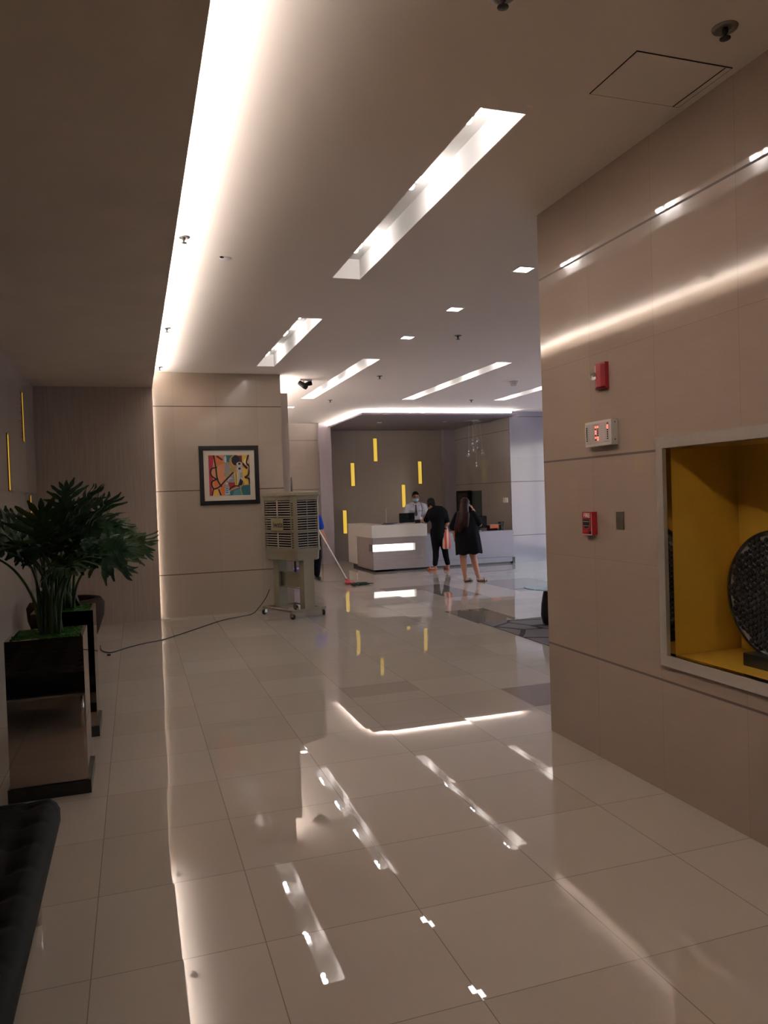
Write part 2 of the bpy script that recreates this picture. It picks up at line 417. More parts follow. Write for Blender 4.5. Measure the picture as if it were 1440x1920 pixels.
# left side: tiled wall, dropped soffit and dark end panel
struct('wall_left', G().box(XL - .1, XL, YN, 11.22, 0, 3.29), M['wallL'])
struct('trim_1', G().box(XL - .1, .30, YN, 11.26, 3.29, 3.325).box(.27, .30, YN, 11.26, 3.325, 3.352), M['soffit'])
struct('trim_2', G().box(XL, .30, 11.22, 11.262, 0, 3.29), M['recess'])
struct('wall_back_left', G().box(XL - .1, 2.14, YB, 11.44, 0, CEIL).box(XL - .1, 1.9, 11.44, 18.6, 0, CEIL), M['wallP'])
struct('wall_soffit_riser', G().box(XL - .1, -.12, YN, YB, 3.325, CEIL), plain('riser_paint', 'a39a92', .7))
struct('trim_3', G().box(1.98, 2.27, 11.45, 18.6, 0, 3.26), M['recess'])
struct('wall_behind', G().box(XL - .1, XR + .1, YN - .1, YN, 0, CEIL), M['recess'])
# right side: thick wall with a niche
NY0, NY1, NZ0, NZ1, NX = 1.50, 3.36, .75, 1.86, 3.15
g = G(); g.box(XR, XR + .03, YN, NY0, 0, CEIL).box(XR, XR + .03, NY1, 4.60, 0, CEIL).box(XR, XR + .03, NY0, NY1, 0, NZ0).box(XR, XR + .03, NY0, NY1, NZ1, CEIL)
struct('wall_right', g, M['wallR'])
struct('wall_right_end', G().box(XR + .004, XE, 4.57, 4.604, 0, CEIL), M['wallF'])
g = G(); g.box(NX, NX + .02, NY0, NY1, NZ0 - .02, NZ1 + .02).box(XR + .03, NX, NY0 - .02, NY0, NZ0 - .02, NZ1 + .02).box(XR + .03, NX, NY1, NY1 + .02, NZ0 - .02, NZ1 + .02)
g.box(XR + .03, NX, NY0, NY1, NZ0 - .02, NZ0).box(XR + .03, NX, NY0, NY1, NZ1, NZ1 + .02)
struct('wall_niche', g, M['yellow'])
def frame_ring(w, d):
    g = G()
    y0, y1, z0, z1 = NY0 - w, NY1 + w - .012, NZ0 - w, NZ1 + w
    g.box(XR - d, XR + .002, y0, y1, z1 - w - .006, z1).box(XR - d, XR + .002, y0, y1, z0, z0 + w + .006)
    g.box(XR - d, XR + .002, y0, y0 + w, z0 + w + .006, z1 - w - .006).box(XR - d, XR + .002, y1 - w, y1, z0 + w + .006, z1 - w - .006)
    return g
struct('trim_4', frame_ring(.052, .022), M['steel'], bevel=.008, seg=3)
struct('trim_7', G().box(XR - .01, XR + .034, NY1 - .010, NY1, NZ0, NZ1).box(XR - .01, XR + .034, NY0, NY0 + .010, NZ0, NZ1).box(XR - .01, XR + .034, NY0, NY1, NZ1 - .010, NZ1).box(XR - .01, XR + .034, NY0, NY1, NZ0, NZ0 + .006), M['mirror'])

# far rooms
struct('wall_far_left', G().box(1.9, 4.46, 18.6, 18.7, 0, CEIL), M['wallF'])
struct('wall_far_pillar', G().box(4.42, 4.73, 18.48, 19.35, 0, CEIL), M['pillar'])
struct('wall_reception', G().box(4.6, 8.5, 19.3, 19.4, 0, CEIL), M['wallB'])
struct('wall_reception_pillar', G().box(8.04, 8.36, 19.1, 19.32, 0, 3.40), M['pillar'])
struct('wall_reception_side', G().box(8.35, 8.45, 15.93, 19.3, 0, CEIL), M['wallS'])
struct('wall_daylit', G().box(8.35, XE, 15.9, 15.93, 0, CEIL), M['wallQ'])
# window wall on the far right
WY0, WY1, WZ0, WZ1 = 7.6, 15.2, .1, 3.0
struct('wall_window', G().box(XE, XE + .15, 4.6, WY0, 0, CEIL).box(XE, XE + .15, WY1, 15.93, 0, CEIL).box(XE, XE + .15, WY0, WY1, 0, WZ0).box(XE, XE + .15, WY0, WY1, WZ1, CEIL), M['wallF'])
g = G()
for y in (WY0, WY0 + 1.9, WY0 + 3.8, WY0 + 5.7, WY1): g.box(XE + .03, XE + .1, y - .03, y + .03, WZ0, WZ1)
g.box(XE + .03, XE + .1, WY0, WY1, WZ0, WZ0 + .05).box(XE + .03, XE + .1, WY0, WY1, WZ1 - .05, WZ1)
struct('window_1', g, M['steel'])
# dropped canopy over the desk with a lit edge
g = G(); g.box(4.66, 8.35, 15.5, 19.3, 3.40, 3.43)
g.box(4.66, 4.69, 15.5, 19.3, 3.43, 3.44).box(4.66, 8.35, 15.5, 15.53, 3.43, 3.44)
struct('trim_5', g, M['pillar'])
struct('trim_6', G().box(4.92, 8.35, 15.76, 19.3, 3.43, CEIL), M['white_paint'])

# ------------------------------------------------------------------ lamps
def cove(name, label, boxes, mat, group=None):
    g = G()
    for b in boxes: g.box(*b)
    o = add(name, g, mat, label=label, category='light strip')
    if group: o['group'] = group
    return o
cove('cove_light', 'long white light strip hidden above the brown soffit edge', [(.195, .262, YN + .1, 11.1, 3.335, 3.339)], M['cove'])
cove('cove_light', 'upright light strip hidden behind the dark end panel edge', [(.245, .262, 11.272, 11.285, .02, 3.27)], plain('cove_tube_upright', 'ffffff', .4, emis=(1, .93, .86), es=14, noise=0))
cove('cove_light', 'light strip on top of the grey side panel beyond the picture wall', [(2.05, 2.09, 11.6, 18.4, 3.27, 3.30)], M['cove2'])
cove('cove_light', 'light strip above the canopy front over the reception desk', [(4.86, 8.33, 15.69, 15.71, 3.432, 3.452)], M['cove2'])
cove('cove_light', 'light strip above the canopy left edge over the reception desk', [(4.84, 4.86, 15.72, 19.2, 3.432, 3.452)], M['cove2'])

def slot_light(x0, x1, y0, y1, label, n=3):
    cx, cy, h = (x0 + x1) / 2, (y0 + y1) / 2, .17
    t = thing('recessed_ceiling_light', label, 'ceiling light', (cx, cy, CEIL), 0, 'long recessed ceiling light slots')
    w, l = (x1 - x0) / 2, (y1 - y0) / 2; g = G(); e = .004
    i_ = .003; g.box(-w - e, -w + i_, -l - e, l + e, .0005, h).box(w - i_, w + e, -l - e, l + e, .0005, h).box(-w, w, -l - e, -l + i_, .0005, h).box(-w, w, l - i_, l + e, .0005, h).box(-w, w, -l, l, h, h + e)
    add('channel', g, M['white_paint'], t)
    m = n
    for i in range(m):
        yy = -l + .32 + (2 * l - .64) * i / (m - 1) if m != 3 else -l + (.22, 1.09, 2.36)[i]
        hd = G().box(-w + .006, -w + .11, yy - .13, yy + .13, .14, .168)
        f = add('lamp_holder', hd, M['white_paint'], t, bevel=.005)
        for k in (-.055, .055):
            add('lamp_bulb', G().ball((-w + .062, yy + k, .085), .027, 16, 10).lathe([(.012, .104), (.012, .14)], 12, (-w + .062, yy + k, 0)), M['bulb'], f)
    return t
slot_light(*SLOTS[0], 'long recessed light slot in ceiling behind the viewer')
slot_light(*SLOTS[1], 'nearest and largest long recessed light slot in ceiling')
slot_light(*SLOTS[2], 'recessed light slot ahead of the picture wall corner')
slot_light(*SLOTS[3], 'recessed light slot beside the ceiling camera', 4)
slot_light(*SLOTS[4], 'recessed light slot in front of the reception canopy, between two others', 4)
slot_light(*SLOTS[5], 'rightmost recessed light slot, cut off by the tiled wall edge', 4)

def downlight(x, y, label):
    t = thing('downlight', label, 'ceiling light', (x, y, CEIL), 0, 'square recessed downlights'); s = .065
    g = G().box(-s - .012, s + .012, -s - .012, -s, -.004, .0).box(-s - .012, s + .012, s, s + .012, -.004, 0).box(-s - .012, -s, -s, s, -.004, 0).box(s, s + .012, -s, s, -.004, 0)
    g.box(-s, -s + .002, -s, s, 0, .03).box(s - .002, s, -s, s, 0, .03).box(-s, s, -s, -s + .002, 0, .03).box(-s, s, s - .002, s, 0, .03)
    add('trim_ring', g, M['white_paint'], t)
    add('diffuser', G().box(-s, s, -s, s, .012, .016), M['panel_light'], t)
dl = ['square downlight nearest the tiled wall edge', 'middle square downlight of the row of three', 'farthest square downlight of the row of three', 'square downlight in the far passage beside the grey panel',
      'square downlight over the lounge, near pair, left', 'square downlight over the lounge, near pair, right', 'square downlight over the lounge right side', 'square downlight near the lounge window, nearer one', 'square downlight near the lounge window, farther one']
for (x, y), l in zip(DOWN, dl): downlight(x, y, l)

# ------------------------------------------------------------------ ceiling fittings
def sprinkler(x, y, label, big=1.0):
    t = thing('fire_sprinkler', label, 'sprinkler', (x, y, CEIL), 0, 'fire sprinklers on the ceiling')
    add('escutcheon', G().lathe([(.045 * big, 0), (.043 * big, -.006), (.026 * big, -.010), (.022 * big, -.004)], 20), M['sprk'], t)
    add('sprinkler_head', G().lathe([(.012, -.004), (.012, -.022), (.007, -.026), (.006, -.040), (.022, -.042), (.022, -.045), (.003, -.047)], 14), M['sprd'], t)
sp = [(.40, 5.54, 'fire sprinkler nearest the viewer along the lit cove edge'), (.40, 8.45, 'second fire sprinkler along the lit cove edge'), (.40, 10.87, 'fire sprinkler in the cove corner above the picture wall'),
      (2.37, 2.54, 'large dark fire sprinkler beside the ceiling hatch'), (3.71, 8.29, 'fire sprinkler beside the farthest square downlight'), (3.70, 11.28, 'fire sprinkler between the two long light slots'),
      (3.63, 14.15, 'fire sprinkler just past the camera side light slot'), (6.50, 13.97, 'fire sprinkler ahead of the canopy, left of the smoke detector'), (3.05, 16.9, 'fire sprinkler in the far passage ceiling'), (1.39, 2.60, 'fire sprinkler cut off by the top edge of the photo')]
for x, y, l in sp: sprinkler(x, y, l, 1.15 if y < 3 else 1)
t = thing('smoke_detector', 'white round smoke detector on ceiling by the rightmost slot', 'smoke detector', (6.18, 11.57, CEIL))
add('base', G().lathe([(.075, 0), (.075, -.025), (.07, -.03)], 24), M['white'], t)
add('sensor_head', G().lathe([(.055, -.03), (.05, -.07), (.035, -.082)], 24), M['white'], t)
t = thing('security_camera', 'black twin security camera hanging from ceiling near the picture wall', 'camera', (2.62, 11.75, CEIL), R(20))
add('mount', G().box(-.11, .11, -.03, .03, -.02, 0).tube([(-.03, 0, -.01), (-.03, 0, -.06)], .012).tube([(.06, 0, -.01), (.06, 0, -.05)], .012), M['white'], t, bevel=.004)
add('camera_head', G().tube([(-.09, .03, -.05), (-.045, -.05, -.11), (-.03, -.08, -.13)], [.035, .045, .042], 16), M['blackm'], t)
add('camera_head', G().tube([(.0, .03, -.08), (.07, -.03, -.06), (.09, -.05, -.055)], [.026, .036, .034], 16), M['blackm'], t)
t = thing('ceiling_cap', 'small scuffed white disc with dark dot on ceiling near cove', 'blanking_cap', (.74, 5.96, CEIL))  # plain blanking cap on the ceiling, not a working sensor
add('cap', G().lathe([(.045, 0), (.04, -.005), (.01, -.008)], 20), M['white_paint'], t)
add('dot', G().ball((-.035, -.04, -.006), .012, sc=(1.4, 1, .6)), M['sprd'], t)
# hatch
t = thing('ceiling_hatch', 'square access hatch with dark gaps in ceiling above tiled wall', 'hatch', (2.37, 2.95, CEIL))
a, b, w = .25, .175, .004
add('frame', G().box(-a - w, a + w, -b - w, -b, -.003, .0).box(-a - w, a + w, b, b + w, -.003, 0).box(-a - w, -a, -b, b, -.003, 0).box(a, a + w, -b, b, -.003, 0).box(a - .035, a - .03, -b, b, -.0055, -.004), M['gap_shade'], t)  # no solid frame: thin dark strips drawn as the shaded gap
add('hatch_panel', G().box(-a, a, -b, b, -.004, -.0005), M['ceil'], t)
for i, (x, y) in enumerate([(5.6, 17.2), (7.2, 17.0)]):
    o = add('soffit_spotlight', G().lathe([(.06, 0), (.06, -.006), (.045, -.008), (.04, -.001)], 20), M['white_paint'], None, label='small unlit round spotlight in the reception canopy, %s one' % ('left' if i == 0 else 'right'), category='spotlight', group='unlit canopy spotlights')
    o.location = (x, y, 3.40)

# ------------------------------------------------------------------ yellow wall lights
def yellow_slot(loc, w, h, label, axis):
    t = thing('wall_light', label, 'wall light', loc, 0 if axis == 'Y' else R(90), 'narrow yellow wall lights')
    f = .012
    add('frame', G().box(-w / 2 - f, w / 2 + f, -.012, 0, 0, f).box(-w / 2 - f, w / 2 + f, -.012, 0, h - f, h).box(-w / 2 - f, -w / 2, -.012, 0, f, h - f).box(w / 2, w / 2 + f, -.012, 0, f, h - f), M['yellow_edge'], t)
    add('backlit_panel', G().box(-w / 2, w / 2, -.006, -.001, f, h - f), M['yellow_glow'], t)
for x, z, l in ((6.14, 2.57, 'highest narrow yellow light on the reception wall'), (5.495, 1.93, 'yellow light on reception wall, second from left'), (7.39, 1.94, 'rightmost yellow light on the reception wall'),
                (6.90, 1.32, 'yellow light on reception wall behind the guard'), (5.24, .69, 'lowest and leftmost yellow light on the reception wall')):
    yellow_slot((x, 19.3, z), .10, .63, l, 'Y')
for y, z, l in ((10.05, 2.44, 'upper narrow yellow light on the left wall above the plant'), (8.80, 1.83, 'lower narrow yellow light on left wall beside the plant'), (10.45, 1.2, 'yellow light on left wall mostly hidden by the leaves')):
    yellow_slot((XL, y, z), .09, .61, l, 'X')

# ------------------------------------------------------------------ framed picture
t = thing('framed_picture', 'black framed abstract painting with white mat on beige tiled wall', 'picture', (1.34, YB, 1.60))
W, H, F = .43, .86, .062
add('frame', G().box(-W, W, -.035, 0, 0, F).box(-W, W, -.035, 0, H - F, H).box(-W, -W + F, -.035, 0, F, H - F).box(W - F, W, -.035, 0, F, H - F), M['black'], t, bevel=.006)
add('mat_board', G().box(-W + F, W - F, -.014, -.002, F, H - F), plain('picture_mat', 'd8cdbd', .6, noise=.01), t)
g = G(); s = .295; cz = .43
pm = {k: plain('paint_' + k, v, .5, noise=.12, nscale=25) for k, v in dict(crimson='b02a3c', orange='d8763a', salmon='cf8a62', teal='2f6a74', teal2='4d8590', yellow='e0b54a', cream='e6d3a0', black='17121a', maroon='5a1f28', grey='8f8a90', grey2='b9b3b2', olive='9a9050', lemon='e8d848', red='b02a28', sky='a8bcd0').items()}
def P(u, v, d=0): return (-s + 2 * s * u, -.0145 - d, cz + s - 2 * s * v)
lay = [0]
def shape(c, pts):
    lay[0] += 1; g.mat(pm[c]); g.poly([P(u, v, lay[0] * .00012) for u, v in pts])
def ell(c, u, v, a, b, n=20): shape(c, [(u + a * math.cos(k * 2 * PI / n), v + b * math.sin(k * 2 * PI / n)) for k in range(n)])
def band(c, P0, w):
    lay[0] += 1; g.mat(pm[c]); q = pts_catmull([(u, v, 0) for u, v in P0], 6); L, Rr = [], []
    for i, p in enumerate(q):
        d = (q[min(i + 1, len(q) - 1)] - q[max(i - 1, 0)]).normalized(); nn = Vector((-d.y, d.x, 0)) * w / 2
        L.append(p + nn); Rr.append(p - nn)
    for i in range(len(q) - 1):
        g.poly([P(max(0, min(1, x.x)), max(0, min(1, x.y)), lay[0] * .00012) for x in (L[i], L[i + 1], Rr[i + 1], Rr[i])])
g.mat(pm['salmon']); g.poly([P(0, 0), P(1, 0), P(1, 1), P(0, 1)])
shape('crimson', [(0, 0), (.13, 0), (.10, .3), (.05, .45), (.1, .6), (.06, .8), (.07, 1), (0, 1)])
shape('orange', [(.16, 0), (.30, .05), (.34, .2), (.2, .3), (.16, .1)]); shape('teal', [(.38, 0), (.6, 0), (.5, .18), (.4, .15)])
ell('sky', .41, .1, .03, .09); shape('grey', [(.4, .2), (.52, .2), (.5, .45), (.38, .45)])
shape('yellow', [(.82, 0), (.97, 0), (.97, .25), (.82, .2)]); shape('maroon', [(.62, .02), (.82, .02), (.82, .2), (.6, .2)]); ell('black', .66, .13, .1, .13)
ell('cream', .92, .17, .06, .08); shape('yellow', [(.82, .32), (.94, .32), (.95, .74), (.83, .74)]); shape('olive', [(.97, .25), (1, .25), (1, .75), (.96, .75)])
shape('teal', [(.82, .76), (1, .75), (1, 1), (.45, 1), (.52, .88), (.7, .82)]); shape('teal2', [(.6, .88), (.75, .84), (.78, 1), (.56, 1)])
shape('orange', [(.1, .62), (.22, .6), (.26, .72), (.14, .8)]); shape('yellow', [(.08, .88), (.2, .84), (.24, 1), (.08, 1)]); shape('orange', [(.25, .84), (.38, .72), (.36, 1), (.32, 1)])
shape('grey', [(.5, .5), (.64, .46), (.64, .68), (.42, .68), (.46, .56)]); shape('grey2', [(.68, .4), (.82, .4), (.82, .7), (.7, .72)])
shape('red', [(.46, .68), (.64, .68), (.64, .8), (.5, .84)]); shape('sky', [(.4, .68), (.45, .68), (.5, .98), (.37, .98)])
for k in range(5): shape('black', [(.39, .74 + k * .045), (.46, .735 + k * .045), (.47, .75 + k * .045), (.39, .755 + k * .045)])
shape('black', [(.76, .58), (.83, .66), (.8, .76), (.7, .76)]); band('lemon', [(.63, .44), (.64, .76)], .02); band('lemon', [(.68, .44), (.68, .76)], .02)
for k in range(9): shape('black', [(.65, .46 + k * .032), (.67, .455 + k * .032), (.67, .47 + k * .032), (.65, .475 + k * .032)])
for k in range(5): shape('black', [(.75, .45 + k * .025), (.82, .445 + k * .025), (.82, .452 + k * .025), (.75, .457 + k * .025)])
band('olive', [(.62, 0), (.52, .12), (.56, .28), (.68, .32)], .035); band('olive', [(.1, .27), (.25, .21), (.5, .19)], .025)
band('black', [(.13, 0), (.17, .3), (.2, .6), (.3, .78)], .035); band('black', [(.2, .3), (.06, .34), (.06, .5), (.22, .62)], .035); band('black', [(.22, .58), (.06, .66), (.1, .82), (.24, .78), (.4, .62), (.6, .42)], .035)
band('black', [(.1, .8), (.06, 1)], .03); band('black', [(.22, .84), (.28, 1)], .03); band('black', [(.98, 0), (.93, .2), (1, .3), (.96, .5), (.88, .56), (.98, .6), (1, .74)], .04); band('black', [(.82, .2), (.9, .3), (.94, .34)], .05)
band('black', [(.48, .86), (.6, .77), (.74, .78)], .03); band('maroon', [(.2, .02), (.34, .12)], .04); band('olive', [(.86, .7), (.76, .82), (.8, 1)], .03); band('grey2', [(.46, .64), (.5, .58), (.56, .58)], .03)
ell('grey2', .75, .23, .075, .055); ell('black', .75, .22, .03, .028); ell('grey2', .75, .345, .08, .065); ell('black', .75, .34, .03, .028)
ell('olive', .43, .48, .07, .065); ell('grey', .43, .48, .045, .04); ell('olive', .57, .37, .07, .06)
g.mat(pm['grey'])
add('painting', g, None, t, normals=False)

# ------------------------------------------------------------------ wall devices on the right wall
def on_right(name, label, cat, y, z): return thing(name, label, cat, (XR, y, z), R(-90))
# local frame: +x runs towards -Y world (image right), -y sticks out of the wall
t = on_right('fire_alarm_strobe', 'red fire alarm horn with clear strobe above the indicator panel', 'fire alarm', 3.89, 2.24)
g = G(); g.box(-.045, .06, -.025, .003, 0, .155); g.rings([[Vector((x, y, z)) for x, y in ((-.045, -.025), (.005, -.05), (.05, -.05), (.06, -.025))] for z in (.012, .143)], smooth=False)
add('housing', g, M['red'], t, bevel=.005)
add('strobe_lens', G().ball((-.018, -.052, .078), .024, 16, 10), M['glass'], t)
add('reflector', G().lathe([(.026, 0), (.022, .012), (.01, .014)], 18, mx=Matrix.Translation((-.018, -.034, .078)) @ Matrix.Rotation(R(90), 4, 'X')), M['chrome'], t)
g = G()
for k, ch in enumerate('FIRE'): g.text(ch, .016, Matrix.Translation((.030, -.0512, .11 - k * .02)) @ Matrix.Rotation(R(90), 4, 'X'), .0004)
add('lettering', g, plain('faded_red_print', 'c8505a', .5), t)

t = on_right('alarm_indicator_panel', 'white fire indicator panel with rows of red lights', 'indicator panel', 3.888, 1.905)
pw, ph, pd = .132, .148, .045
add('housing', G().box(-pw, pw, -pd, .003, 0, ph), M['white'], t, bevel=.003)
add('face_plate', G().box(-pw + .012, pw - .02, -pd - .002, -pd, .014, ph - .014), plain('panel_face', 'b9afaa', .45), t)
g = G(); g.box(-.05, .02, -pd - .0027, -pd - .002, ph - .025, ph - .021)
for c, n in ((-.103, 7), (-.052, 7), (.030, 7), (.068, 7)):
    for r in range(n): g.box(c, c + .022, -pd - .0027, -pd - .002, .036 + r * .0125, .038 + r * .0125)
g.box(.06, .095, -pd - .0027, -pd - .002, .021, .024)
add('lettering', g, M['grey'], t)
random.seed(4)
cols = [(-.112, 7, []), (-.020, 7, [1, 3, 4, 6]), (.003, 7, [0, 1, 6]), (.100, 8, [5, 6])]
for cx, n, lit in cols:
    for r in range(n):
        add('indicator_light', G().box(cx - .004, cx + .004, -pd - .005, -pd - .002, .033 + r * .0125, .041 + r * .0125), M['led_red'] if r in lit else M['led_off'], t)
add('screw', G().lathe([(.004, 0), (.003, .002)], 10, mx=Matrix.Translation((pw, -.02, .13)) @ Matrix.Rotation(R(90), 4, 'Y')), M['sprd'], t)
add('screw', G().lathe([(.004, 0), (.003, .002)], 10, mx=Matrix.Translation((pw, -.02, .03)) @ Matrix.Rotation(R(90), 4, 'Y')), M['sprd'], t)

t = on_right('fire_pull_station', 'red FIRE pull station with black handle below the indicator panel', 'fire alarm', 4.04, 1.372)
add('housing', G().box(-.052, .052, -.038, .003, 0, .14), M['red'], t, bevel=.004)
add('face_border', G().box(-.05, .05, -.0402, -.038, .0, .002).box(.048, .05, -.0402, -.038, 0, .135), M['white2'], t)
add('lettering', G().text('FIRE', .038, Matrix.Translation((0, -.0392, .118)) @ Matrix.Rotation(R(90), 4, 'X') @ Matrix.Scale(.98, 4, (1, 0, 0)), .0006, .0008), M['white2'], t)
g = G(); g.poly([(-.035, -.040, .095), (.033, -.040, .095), (.033, -.040, .055), (.02, -.040, .043), (0, -.040, .038), (-.02, -.040, .043), (-.035, -.040, .055)], (0, -.004, 0))
add('pull_handle', g, M['black'], t)
add('handle_trim', G().box(-.028, .03, -.047, -.044, .079, .084).box(-.032, .03, -.046, -.044, .053, .057).tube([(-.036, -.041, .094), (-.036, -.041, .056), (-.02, -.041, .041), (0, -.041, .036), (.02, -.041, .041), (.034, -.041, .056), (.034, -.041, .094)], .0018, 6), M['grey'], t)
add('small_print', G().box(-.035, .01, -.0405, -.038, .025, .0275).box(-.035, .01, -.0405, -.038, .018, .0205), plain('pink_print', 'c04a48', .5), t)
add('keyhole', G().box(.022, .042, -.041, -.038, .004, .022), M['black'], t)

t = on_right('wall_plate', 'narrow brushed steel blank plate beside the red pull station', 'wall plate', 3.755, 1.41)
add('plate', G().box(-.035, .035, -.006, 0, 0, .105), plain('brushed_plate', '74685e', .4, metal=.6), t, bevel=.0015)
add('screw', G().lathe([(.004, 0), (.003, .001)], 10, mx=Matrix.Translation((0, -.0062, .055)) @ Matrix.Rotation(R(90), 4, 'X')), M['chrome'], t)

# ------------------------------------------------------------------ sculpture in the niche
t = thing('disc_sculpture', 'black disc sculpture with honeycomb bumps on block base in yellow niche', 'sculpture', (2.94, 2.885, NZ0))
add('base', G().box(-.09, .11, -.15, .145, 0, .062), M['black'], t, bevel=.003)
add('post', G().box(-.018, .022, -.03, .03, .062, .1), M['black'], t)
rx = Matrix.Translation((0, 0, .355)) @ Matrix.Rotation(R(-90), 4, 'Y')
add('disc', G().lathe([(.30, -.022), (.315, -.015), (.315, .012), (.30, .02)], 64, mx=rx), plain('disc_ground', '77726b', .7, noise=.3, nscale=40), t)
add('rim', G().lathe([(.296, -.028), (.318, -.022), (.318, .020), (.296, .026), (.296, -.028)], 64, mx=rx, cap=False), M['black'], t)
g = G(); random.seed(9); pr = .0158
for i in range(-20, 21):
    for j in range(-24, 25):
        x = (i + (.5 if j % 2 else 0)) * pr * 1.9 + random.uniform(-.002, .002); y = j * pr * 1.66 + random.uniform(-.002, .002)
        if math.hypot(x, y) < .29:
            g.lathe([(pr * .95, 0), (pr * .88, .006), (pr * .6, .009)], 7, (x, y, .019), mx=rx)
            g.lathe([(pr * .95, 0), (pr * .88, -.006), (pr * .6, -.009)], 7, (x, y, -.021), mx=rx)
add('bump', g, M['black'], t, kind='stuff')

# ------------------------------------------------------------------ reception desk
t = thing('reception_desk', 'reception desk with white top and glowing slot in grey panel', 'desk', (4.87, 15.70, 0))
DL, DW, DH = 1.24, 1.92, 1.02
add('plinth', G().box(.06, DL - .01, .06, .5, 0, .06).box(.06, .5, .06, DW - .1, 0, .06), M['plinth'], t)
# wood body with a real opening round the near left corner
z0, z1 = .05, .745; sz0, sz1 = .44, .60
g = G()
g.box(.0, DL, 0, .04, z0, sz0).box(0, DL, 0, .04, sz1, z1).box(.98, DL, 0, .04, sz0, sz1)
g.box(0, .04, .04, 1.25, z0, sz0).box(0, .04, .04, 1.25, sz1, z1).box(0, .04, .30, 1.25, sz0, sz1)
g.box(DL - .02, DL, .04, .6, z0, z1)
add('wood_panel', g, M['desk_wood'], t)
add('niche_lining', G().box(.04, DL - .03, .16, .175, sz0, sz1).box(.16, .175, .175, .30, sz0, sz1).box(.004, DL - .03, .004, .16, sz0 - .008, sz0).box(.04, .16, .16, .3, sz0 - .008, sz0).box(.98, 1.0, .04, .16, sz0, sz1), M['desk_white'], t)
add('glow_panel', G().box(.045, .975, .145, .158, sz0 + .005, sz1 - .005), M['slotglow'], t)
g = G().box(-.02, DL + .02, -.02, .40, z1, DH).box(-.02, .40, .40, DW, z1, DH).box(-.02, .06, 1.25, DW, .10, z1)
add('white_shell', g, M['desk_white'], t, bevel=.004)

t = thing('low_counter', 'low grey counter tinted lilac as by daylight, running right from the reception desk', 'counter', (6.135, 15.80, 0))
add('plinth', G().box(0, 2.2, .06, .5, 0, .10), M['plinth'], t)
add('front_panel', G().box(0, 2.14, 0, .03, .16, .74).box(0, 2.16, .012, .04, .04, .155), M['counter'], t)
add('counter_body', G().box(.0, 2.2, .04, .5, .1, .74), M['counter'], t)
add('worktop', G().box(-.0, 2.22, -.005, .62, .74, .765), M['counter'], t, bevel=.003)
add('corner_post', G().box(2.15, 2.21, .0, .05, 0, .14), M['plinth'], t)

# things on the desk and counter
t = thing('point_of_sale_terminal', 'black monitor seen from behind on the desk before the guard', 'monitor', (5.80, 15.98, DH))
add('stand', G().box(-.10, .10, -.04, .10, 0, .012).box(-.02, .02, .02, .05, .012, .10), M['steel'], t, bevel=.003)
add('screen_back', G().box(-.20, .16, .0, .035, .02, .235), M['screen'], t, bevel=.008)
add('side_display', G().box(.18, .30, .02, .05, .0, .075), M['blackm'], t, bevel=.004)
t = thing('leaflet_stack', 'dark blue leaflets lying flat on the white desk corner', 'leaflets', (5.38, 15.86, DH), R(8))
add('leaflet', G().box(-.20, .02, -.09, .12, 0, .008), M['paper_dark'], t)
add('leaflet', G().box(.0, .20, -.08, .12, .008, .018), M['paper'], t)
add('leaflet', G().box(-.12, .14, .0, .2, .018, .03), M['paper_dark'], t)
t = thing('sign_holder', 'thin upright clear sign holder on the white desk top', 'sign holder', (5.30, 16.02, DH + .031))
add('base', G().box(-.05, .05, -.03, .03, 0, .006), M['glass'], t)
add('upright', G().box(-.006, .006, -.006, .006, .006, .31), M['steel'], t)

t = thing('monitor', 'dark monitor standing on low counter beside the woman', 'monitor', (7.62, 16.18, .765), R(-8))
add('base', G().lathe([(.09, 0), (.08, .012), (.02, .02)], 24), M['chrome'], t)
add('neck', G().box(-.015, .015, -.01, .01, .01, .10), M['blackm'], t)
add('screen', G().box(-.19, .19, -.015, .015, .07, .34), M['screen'], t, bevel=.006)
add('bezel', G().box(-.195, -.175, -.019, -.015, .065, .345).box(.175, .195, -.019, -.015, .065, .345).box(-.175, .175, -.019, -.015, .325, .345).box(-.175, .175, -.019, -.015, .065, .085), M['blackm'], t)
t = thing('orange_tray', 'orange paper tray on low counter right of the monitor', 'tray', (7.97, 16.12, .765), R(-5))
add('rack', G().box(-.13, .13, -.1, .1, 0, .008).box(-.13, -.12, -.1, .1, 0, .12).box(-.13, .13, .09, .1, 0, .12), M['blackm'], t)
add('orange_box', G().box(-.115, .10, -.08, .08, .05, .13), M['orange'], t, bevel=.004)
add('leaflet', G().box(-.10, .13, -.095, .07, .131, .138), M['paper'], t)
t = thing('glass_vase', 'small dark green glass vase on the right end of low counter', 'vase', (8.16, 16.1, .765))
add('bowl', G().lathe([(.045, .0), (.05, .01), (.04, .05), (.06, .14), (.075, .19), (.07, .19), (.055, .14), (.035, .055)], 24, cap=False), plain('green_black_glass', '20302a', .08), t)
add('filling', G().lathe([(.03, .02), (.036, .06), (.045, .075), (.01, .085)], 16), M['chrome'], t)

